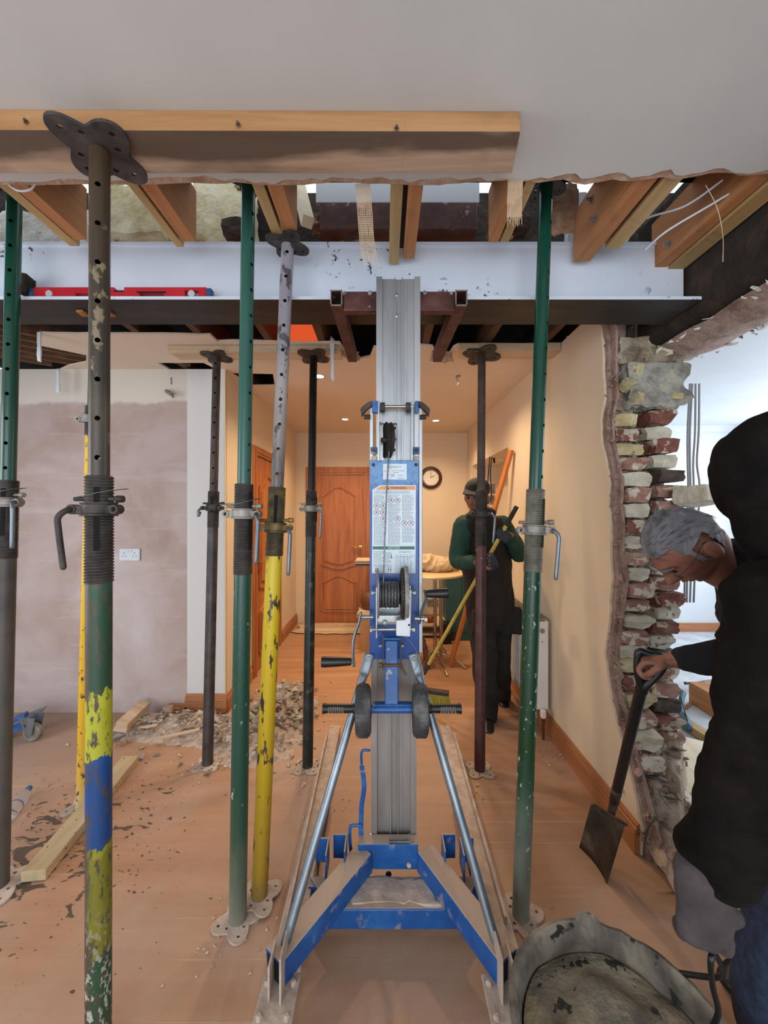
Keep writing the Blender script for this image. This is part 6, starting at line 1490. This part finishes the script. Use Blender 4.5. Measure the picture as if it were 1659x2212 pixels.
slv = MB().sweep([sR+V((.01, 0, .02)), sR.lerp(eR, .5), eR, wR.lerp(eR, .15)], [.072, .064, .058, .040], 16, 5).sweep([sL+V((-.01, 0, .01)), sL.lerp(eL, .5), eL, wL.lerp(eL, .15)], [.072, .064, .058, .040], 16, 5)
obj('sleeves', fuse(slv, .006, 3, .007, 14), M['green_shirt'], SWP, smooth=80)
tr_m = MB().sweep([pel+V((0, 0, .03)), pel+V((0, 0, -.10))], [(.17, .125), (.165, .12)], 20, 4, ax=(1, .2, 0)).sweep([hR, kR, aR+V((0, .01, -.01))], [.100, .080, .070], 18, 6).sweep([hL, kL, aL+V((0, .01, -.01))], [.100, .080, .068], 18, 6)
tr_m.box(hL+V((.045, -.08, -.05)), (.14, .06, .18)).box(hR+V((-.03, -.08, -.05)), (.10, .05, .16))
obj('trousers', fuse(tr_m, .008, 4, .012, 9), M['trousers'], SWP, smooth=80)
bt_ = MB().sweep([aR+V((0, .03, -.03)), aR+V((-.01, -.05, -.035)), aR+V((-.03, -.15, -.05))], [(.045, .05), (.045, .045), (.04, .028)], 14, 5, ax=(1, 0, 0)).sweep([aL+V((0, .03, -.02)), aL+V((0, -.05, -.05)), aL+V((0, -.14, -.085))], [(.045, .05), (.045, .042), (.04, .028)], 14, 5, ax=(1, 0, 0))
bt_.box((aL+V((0, .02, -.09))), (.075, .12, .06))
for v in bt_.v: v.z = max(v.z, .004)
obj('boots', fuse(bt_, .006, 2), M['black'], SWP, smooth=80)
gl_ = MB(); hand(gl_, wR, (g1-wR)+V((.02, 0, 0)), (.1, -1, -.2), 1.12, 1.0, 1, 1.15); hand(gl_, wL, V((-.35, -.8, .2)), (-.6, .3, -.5), 1.12, 1.0, -1, 1.15)
obj('gloves', fuse(gl_, .004, 1), mat('blue_grey_glove', ['#26282f', '#3a3d47'], 10, .9), SWP, smooth=80)
# push broom
BRM = thing('push_broom', 'push broom with yellow handle and yellow-bristled head', 'broom', pole_b)
tip = pole_t+pd*0
obj('broom_handle', MB().tube(pole_b+pd*.05, pole_t-pd*.14, .0125, 16), mat('yellow_wood', ['#a8913c', '#c4ae55', '#cdbb6c'], 6, .6), BRM)
obj('handle_end', MB().tube(pole_t-pd*.14, pole_t, .0145, 16), M['black'], BRM)
obj('handle_socket', MB().lathe([(.018, 0), (.016, .08), (.014, .09)], pole_b-pd*.01, pd, 16), M['iron'], BRM)
h0, h1 = P(903, 1478, 2.90), P(970, 1492, 2.84); h0.z = .125; h1.z = .12
obj('broom_block', MB().beam(h0, h1, .05, .028), M['iron'], BRM, smooth=False, bev=.004)
bs_ = MB(); n = 44
for i in range(n):
    for j in range(4):
        a = h0.lerp(h1, i/(n-1))+V((0, -.02+.013*j, -.01)); b = a+V((random.uniform(-.006, .006)+.01, -.03+random.uniform(-.006, .006), -.11)); bs_.tube(a, b, .0022, 4, .0012, False)
a = obj('bristles', bs_, mat('yellow_bristle', ['#a8a03a', '#c9c25c'], 20, .8), BRM, smooth=False)

# ---- grey-haired man with the spade
OLD = thing('person', 'grey-haired man with glasses in black jacket, head bowed, gripping the spade', 'person', (1.3, 1.2, 0))
hc_ = P(1481, 1178, 1.165); fw = V((-.46, .07, -.88)); upv = V((-.88, 0, .46))
bm_ = MB(); f_, u_, l_ = headmesh(bm_, hc_, fw, upv, 1.0, 110, 84)
R3 = Matrix((f_, l_, u_)).transposed()
nb = P(1612, 1240, 1.20)
bm_.sweep([hc_-f_*.035-u_*.05, P(1548, 1225, 1.18), nb], [.058, .056, .065], 20, 5)
ch_ = V((1.27, 1.20, 1.14)); pl_ = V((1.48, 1.24, .86))
bm_.sweep([nb+V((.03, 0, -.03)), ch_, V((1.38, 1.22, 1.0)), pl_], [(.12, .09), (.17, .12), (.16, .12), (.16, .12)], 20, 5, ax=(0, 1, 0))
sN = P(1660, 1300, 1.06); eN = P(1632, 1400, 1.10); wN = P(1462, 1424, 1.205)
eN = V((1.10, 1.08, 1.055)); sN = V((1.22, 1.03, 1.22))
bm_.sweep([sN, eN, wN], [.052, .043, .029], 14, 5)
hd_ = (P(1408, 1424, 1.245)-wN)
hand(bm_, wN, hd_, (.35, -.15, -1), .98, 1.05, 1)
bm_.sweep([V((1.30, 1.38, 1.18)), V((1.40, 1.46, .95)), V((1.36, 1.38, .75))], [.052, .043, .03], 12, 5)
hand(bm_, (1.36, 1.38, .75), (-.1, -.1, -1), (-1, 0, 0), 1, .4, 1)
hpR, hpL = V((1.50, 1.33, .84)), V((1.48, 1.15, .84))
kn1, an1 = V((1.30, 1.14, .47)), V((1.22, 1.19, .09)); kn2, an2 = V((1.46, 1.42, .45)), V((1.55, 1.40, .09))
bm_.sweep([hpL, kn1, an1], [.085, .058, .042], 14, 5); bm_.sweep([hpR, kn2, an2], [.085, .058, .042], 14, 5)
bm_.sweep([an1, an1+V((-.05, -.01, -.045)), an1+V((-.16, -.02, -.06))], [.036, .034, .026], 10, 4); bm_.sweep([an2, an2+V((-.05, 0, -.045)), an2+V((-.16, 0, -.06))], [.036, .034, .026], 10, 4)
obj('body', fuse(bm_, .0036, 1), M['flesh'], OLD, smooth=80)
# hair: shell over the skull, thick at the back and sides, trimmed round face and ear
hb = MB(); hh = MB(); headmesh(hh, hc_, f_, u_, 1.0, 110, 84)
keep = []
nu, nv = 110, 84
for i, v in enumerate(hh.v[:nu*(nv-1)]):
    q = v-hc_; a, b, c = q.dot(f_), q.dot(l_), q.dot(u_)
    line = .060-.05*max(0, -a/.1)+.0
    front = .062+.012*math.cos(b*60)
    inside = (c > .070 and a < .078) or (a < .040 and c > .030) or (.016 < a < .032 and c > -.016) or (a < -.030 and c > -.052)
    keep.append(inside)
    n_ = (v-hc_-u_*c*.1).normalized()
    q3 = V((a*22, b*30, c*10)); t = .0075+.0022*noise.noise(q3*2.2)+.0012*noise.noise(q3*6)
    if a < -.03: t += .004
    hb.v.append(v+n_*t)
for j in range(nv-2):
    for i in range(nu):
        fidx = (j*nu+i, (j+1)*nu+i, (j+1)*nu+(i+1) % nu, j*nu+(i+1) % nu)
        if all(keep[k] for k in fidx): hb.f.append(fidx)
ring0 = [k for k in range(nu)]
hb.v.append(hc_+u_*.127); T_ = len(hb.v)-1
for i in range(nu): hb.f.append((T_, i, (i+1) % nu))
# individual locks lying over the shell
rl = random.Random(5)
for k in range(420):
    i = rl.randrange(len(keep))
    if not keep[i]: continue
    p = hb.v[i]; nn = (p-hc_).normalized(); d = (-u_*1.0-f_*.9+l_*rl.uniform(-.3, .3)); d = (d-nn*d.dot(nn)).normalized()
    hb.sweep([p-nn*.002, p+d*.014+nn*.0008, p+d*.030-nn*.002], [(.0022, .0008), (.0020, .0008), (.0006, .0004)], 5, 2)
ho = obj('hair', hb, M['hair'], OLD, smooth=80)
gls = MB()
for sg in (1, -1):
    e = hc_+l_*sg*.033+f_*.097+u_*.006
    gls.sweep([e+(l_*math.cos(t)*.024+u_*math.sin(t)*.017) for t in [2*PI*q/14 for q in range(15)]], .0011, 6, 3)
    gls.sweep([e+l_*sg*.024+u_*.006, hc_+l_*sg*.079+f_*.05+u_*.012, hc_+l_*sg*.080-f_*.008+u_*.018, hc_+l_*sg*.078-f_*.02+u_*.002], .0013, 6, 5)
gls.sweep([hc_+l_*.010+f_*.103+u_*.008, hc_+f_*.108+u_*.012, hc_-l_*.010+f_*.103+u_*.008], .0012, 6, 4)
obj('glasses', gls, M['iron'], OLD)
eb = MB()
for sg in (1, -1): eb.sweep([hc_+f_*.103+l_*sg*.014+u_*.030, hc_+f_*.101+l_*sg*.032+u_*.035, hc_+f_*.084+l_*sg*.050+u_*.030], [.003, .0045, .002], 8, 4)
obj('eyebrows', eb, M['hair'], OLD)
ee = MB()
for sg in (1, -1): ee.ball(hc_+f_*.0885+l_*sg*.031+u_*.010, (.004, .011, .0018), R3, 14, 10)
obj('eyes', ee, M['print'], OLD)
jk = MB().sweep([nb+V((.02, 0, .01)), nb+V((.07, 0, -.04)), ch_, V((1.38, 1.22, 1.0)), pl_], [(.10, .085), (.15, .115), (.215, .155), (.195, .15), (.19, .14)], 26, 5, ax=(0, 1, 0))
jk.sweep([P(1586, 1212, 1.18), P(1602, 1226, 1.19), nb+V((.05, 0, -.02))], [(.066, .066), (.074, .074), (.10, .09)], 22, 5)
jk.sweep([sN, sN.lerp(eN, .5), eN, wN.lerp(eN, .5), wN.lerp(eN, .10)], [.085, .075, .066, .050, .038], 18, 5)
jk.sweep([V((1.30, 1.38, 1.18)), V((1.40, 1.46, .95)), V((1.365, 1.385, .79))], [.085, .068, .045], 16, 5)
obj('jacket', fuse(jk, .0055, 3, .006, 13, (1, 1, 1)), M['jacket'], OLD, smooth=80)
tm = MB().sweep([pl_+V((0, 0, .04)), pl_+V((0, 0, -.08))], [(.15, .18), (.14, .17)], 20, 4, ax=(1, 0, 0)).sweep([hpL, kn1, an1+V((0, 0, .0))], [.105, .082, .068], 18, 6).sweep([hpR, kn2, an2], [.105, .082, .068], 18, 6)
obj('trousers', fuse(tm, .008, 3, .010, 9), M['trousers'], OLD, smooth=80)
bo_ = MB()
for an in (an1, an2): bo_.sweep([an+V((.04, 0, -.03)), an+V((-.04, -.005, -.035)), an+V((-.13, -.015, -.050)), an+V((-.17, -.02, -.062))], [(.046, .05), (.046, .045), (.044, .034), (.038, .022)], 16, 5, ax=(0, 1, 0))
for v in bo_.v: v.z = max(v.z, .004)
obj('shoes', fuse(bo_, .005, 2), M['black'], OLD, smooth=80)

# ---- hooded worker in the foreground
HOD = thing('person', 'worker in dark hooded fleece and grey glove bending at the right edge', 'person', (.95, .88, 0))
hc_ = P(1698, 1045, .84); f2 = V((-.55, .35, -.62)).normalized(); u2 = V((-.5, .3, .8))
bm_ = MB(); f_, u_, l_ = headmesh(bm_, hc_, f2, u2, 1.0)
nk = P(1735, 1205, .86); chs = V((1.03, .86, 1.15)); pv = V((1.10, .88, .82))
bm_.sweep([hc_+V((.02, 0, -.04)), nk], [.06, .065], 14, 4)
bm_.sweep([nk+V((.02, 0, -.04)), chs, V((1.06, .87, .98)), pv], [(.10, .11), (.13, .18), (.12, .15), (.12, .16)], 20, 5, ax=(1, 0, 0))
sh = P(1690, 1335, .76); el = P(1652, 1650, .74); wr2 = P(1520, 1915, .75)
bm_.sweep([sh, el, wr2], [.056, .046, .031], 14, 5)
hf = P(1528, 2110, .755)-wr2
hand(bm_, wr2, hf, (.35, .9, .1), .94, [.42, .46, .5, .55], 1)
sh2 = V((1.05, 1.02, 1.26)); bm_.sweep([sh2, V((1.12, 1.08, 1.0)), V((1.08, 1.0, .80))], [.055, .045, .03], 12, 5); hand(bm_, (1.08, 1.0, .80), (-.2, 0, -1), (-1, 0, 0), 1, .5, 1)
hA_, hB_ = V((1.08, .80, .80)), V((1.12, .96, .80)); kA, aA = P(1690, 2170, .86), V((.98, .90, .09)); kA = V((.905, .86, .42)); kB, aB = V((1.10, 1.0, .45)), V((1.22, .95, .09))
bm_.sweep([hA_, kA, aA], [.09, .062, .044], 14, 5); bm_.sweep([hB_, kB, aB], [.09, .062, .044], 14, 5)
bm_.sweep([aA, aA+V((-.05, .03, -.045)), aA+V((-.13, .08, -.06))], [.036, .034, .026], 10, 4); bm_.sweep([aB, aB+V((-.05, .03, -.045)), aB+V((-.13, .08, -.06))], [.036, .034, .026], 10, 4)
obj('body', fuse(bm_, .005, 1), M['flesh'], HOD, smooth=80)
hd2 = MB().ball(hc_+V((.012, 0, .01)), (.128, .118, .150), Matrix((f_, l_, u_)).transposed(), 36, 24).ball(P(1612, 1008, .84), (.058, .07, .075)).ball(P(1672, 955, .85), (.085, .08, .06))
hd2.sweep([P(1668, 1075, .83), P(1715, 1155, .84), nk+V((.02, 0, -.01))], [(.070, .09), (.066, .10), (.095, .12)], 26, 5)
hd2.sweep([P(1632, 1050, .81), P(1655, 1105, .80), P(1690, 1165, .80)], [.03, .024, .03], 12, 4)
obj('hood', fuse(hd2, .005, 4, .009, 8, (1, 1, 1)), M['hoodie'], HOD, smooth=80)
tp_ = MB().sweep([nk+V((.05, 0, -.03)), chs+V((.01, 0, .03)), V((1.07, .87, .98)), pv+V((0, 0, -.02))], [(.12, .14), (.165, .20), (.15, .19), (.15, .19)], 28, 5, ax=(1, 0, 0))
tp_.sweep([sh+V((.03, .02, .03)), sh, sh.lerp(el, .5), el, el.lerp(wr2, .5), wr2.lerp(el, .20), wr2.lerp(el, .16)], [.085, .088, .080, .078, .070, .060, .050], 26, 6)
tp_.ball(sh+V((.03, .03, .0)), (.08, .09, .085)).ball(P(1640, 1325, .77), (.055, .08, .07)); tp_.sweep([sh2, V((1.12, 1.08, 1.0)), V((1.08, 1.01, .84))], [.09, .075, .055], 16, 5)
obj('fleece_top', fuse(tp_, .0055, 3, .013, 9, (1, 1, 1.6)), M['hoodie'], HOD, smooth=80)
jn = MB().sweep([pv+V((0, 0, .03)), pv+V((0, 0, -.08))], [(.13, .18), (.13, .18)], 20, 4, ax=(1, 0, 0)).sweep([hA_, kA, aA], [.115, .092, .072], 20, 6).sweep([hB_, kB, aB], [.115, .092, .072], 20, 6)
obj('jeans', fuse(jn, .007, 3, .010, 9), M['denim'], HOD, smooth=80)
bo_ = MB()
for an in (aA, aB): bo_.sweep([an+V((.03, -.02, -.03)), an+V((-.04, .02, -.035)), an+V((-.12, .07, -.052))], [(.046, .05), (.046, .045), (.04, .028)], 16, 5, ax=(.4, .9, 0))
for v in bo_.v: v.z = max(v.z, .004)
obj('shoes', fuse(bo_, .005, 2), M['black'], HOD, smooth=80)
gv = MB(); hand(gv, wr2, hf, (.35, .9, .1), 1.08, [.42, .46, .5, .55], 1, 1.2)
gv.sweep([wr2-hf.normalized()*.03, wr2+hf.normalized()*.03, wr2+hf.normalized()*.09], [(.050, .040), (.050, .034), (.052, .026)], 20, 5, ax=(1, 0, 0))
obj('glove', fuse(gv, .0032, 2, .002, 30, (1, 1, 1)), M['glove'], HOD, smooth=80)
cuff = MB().lathe([(.050, 0), (.0515, .004), (.0515, .018), (.050, .022)], wr2+hf.normalized()*.012, hf, 28, False)
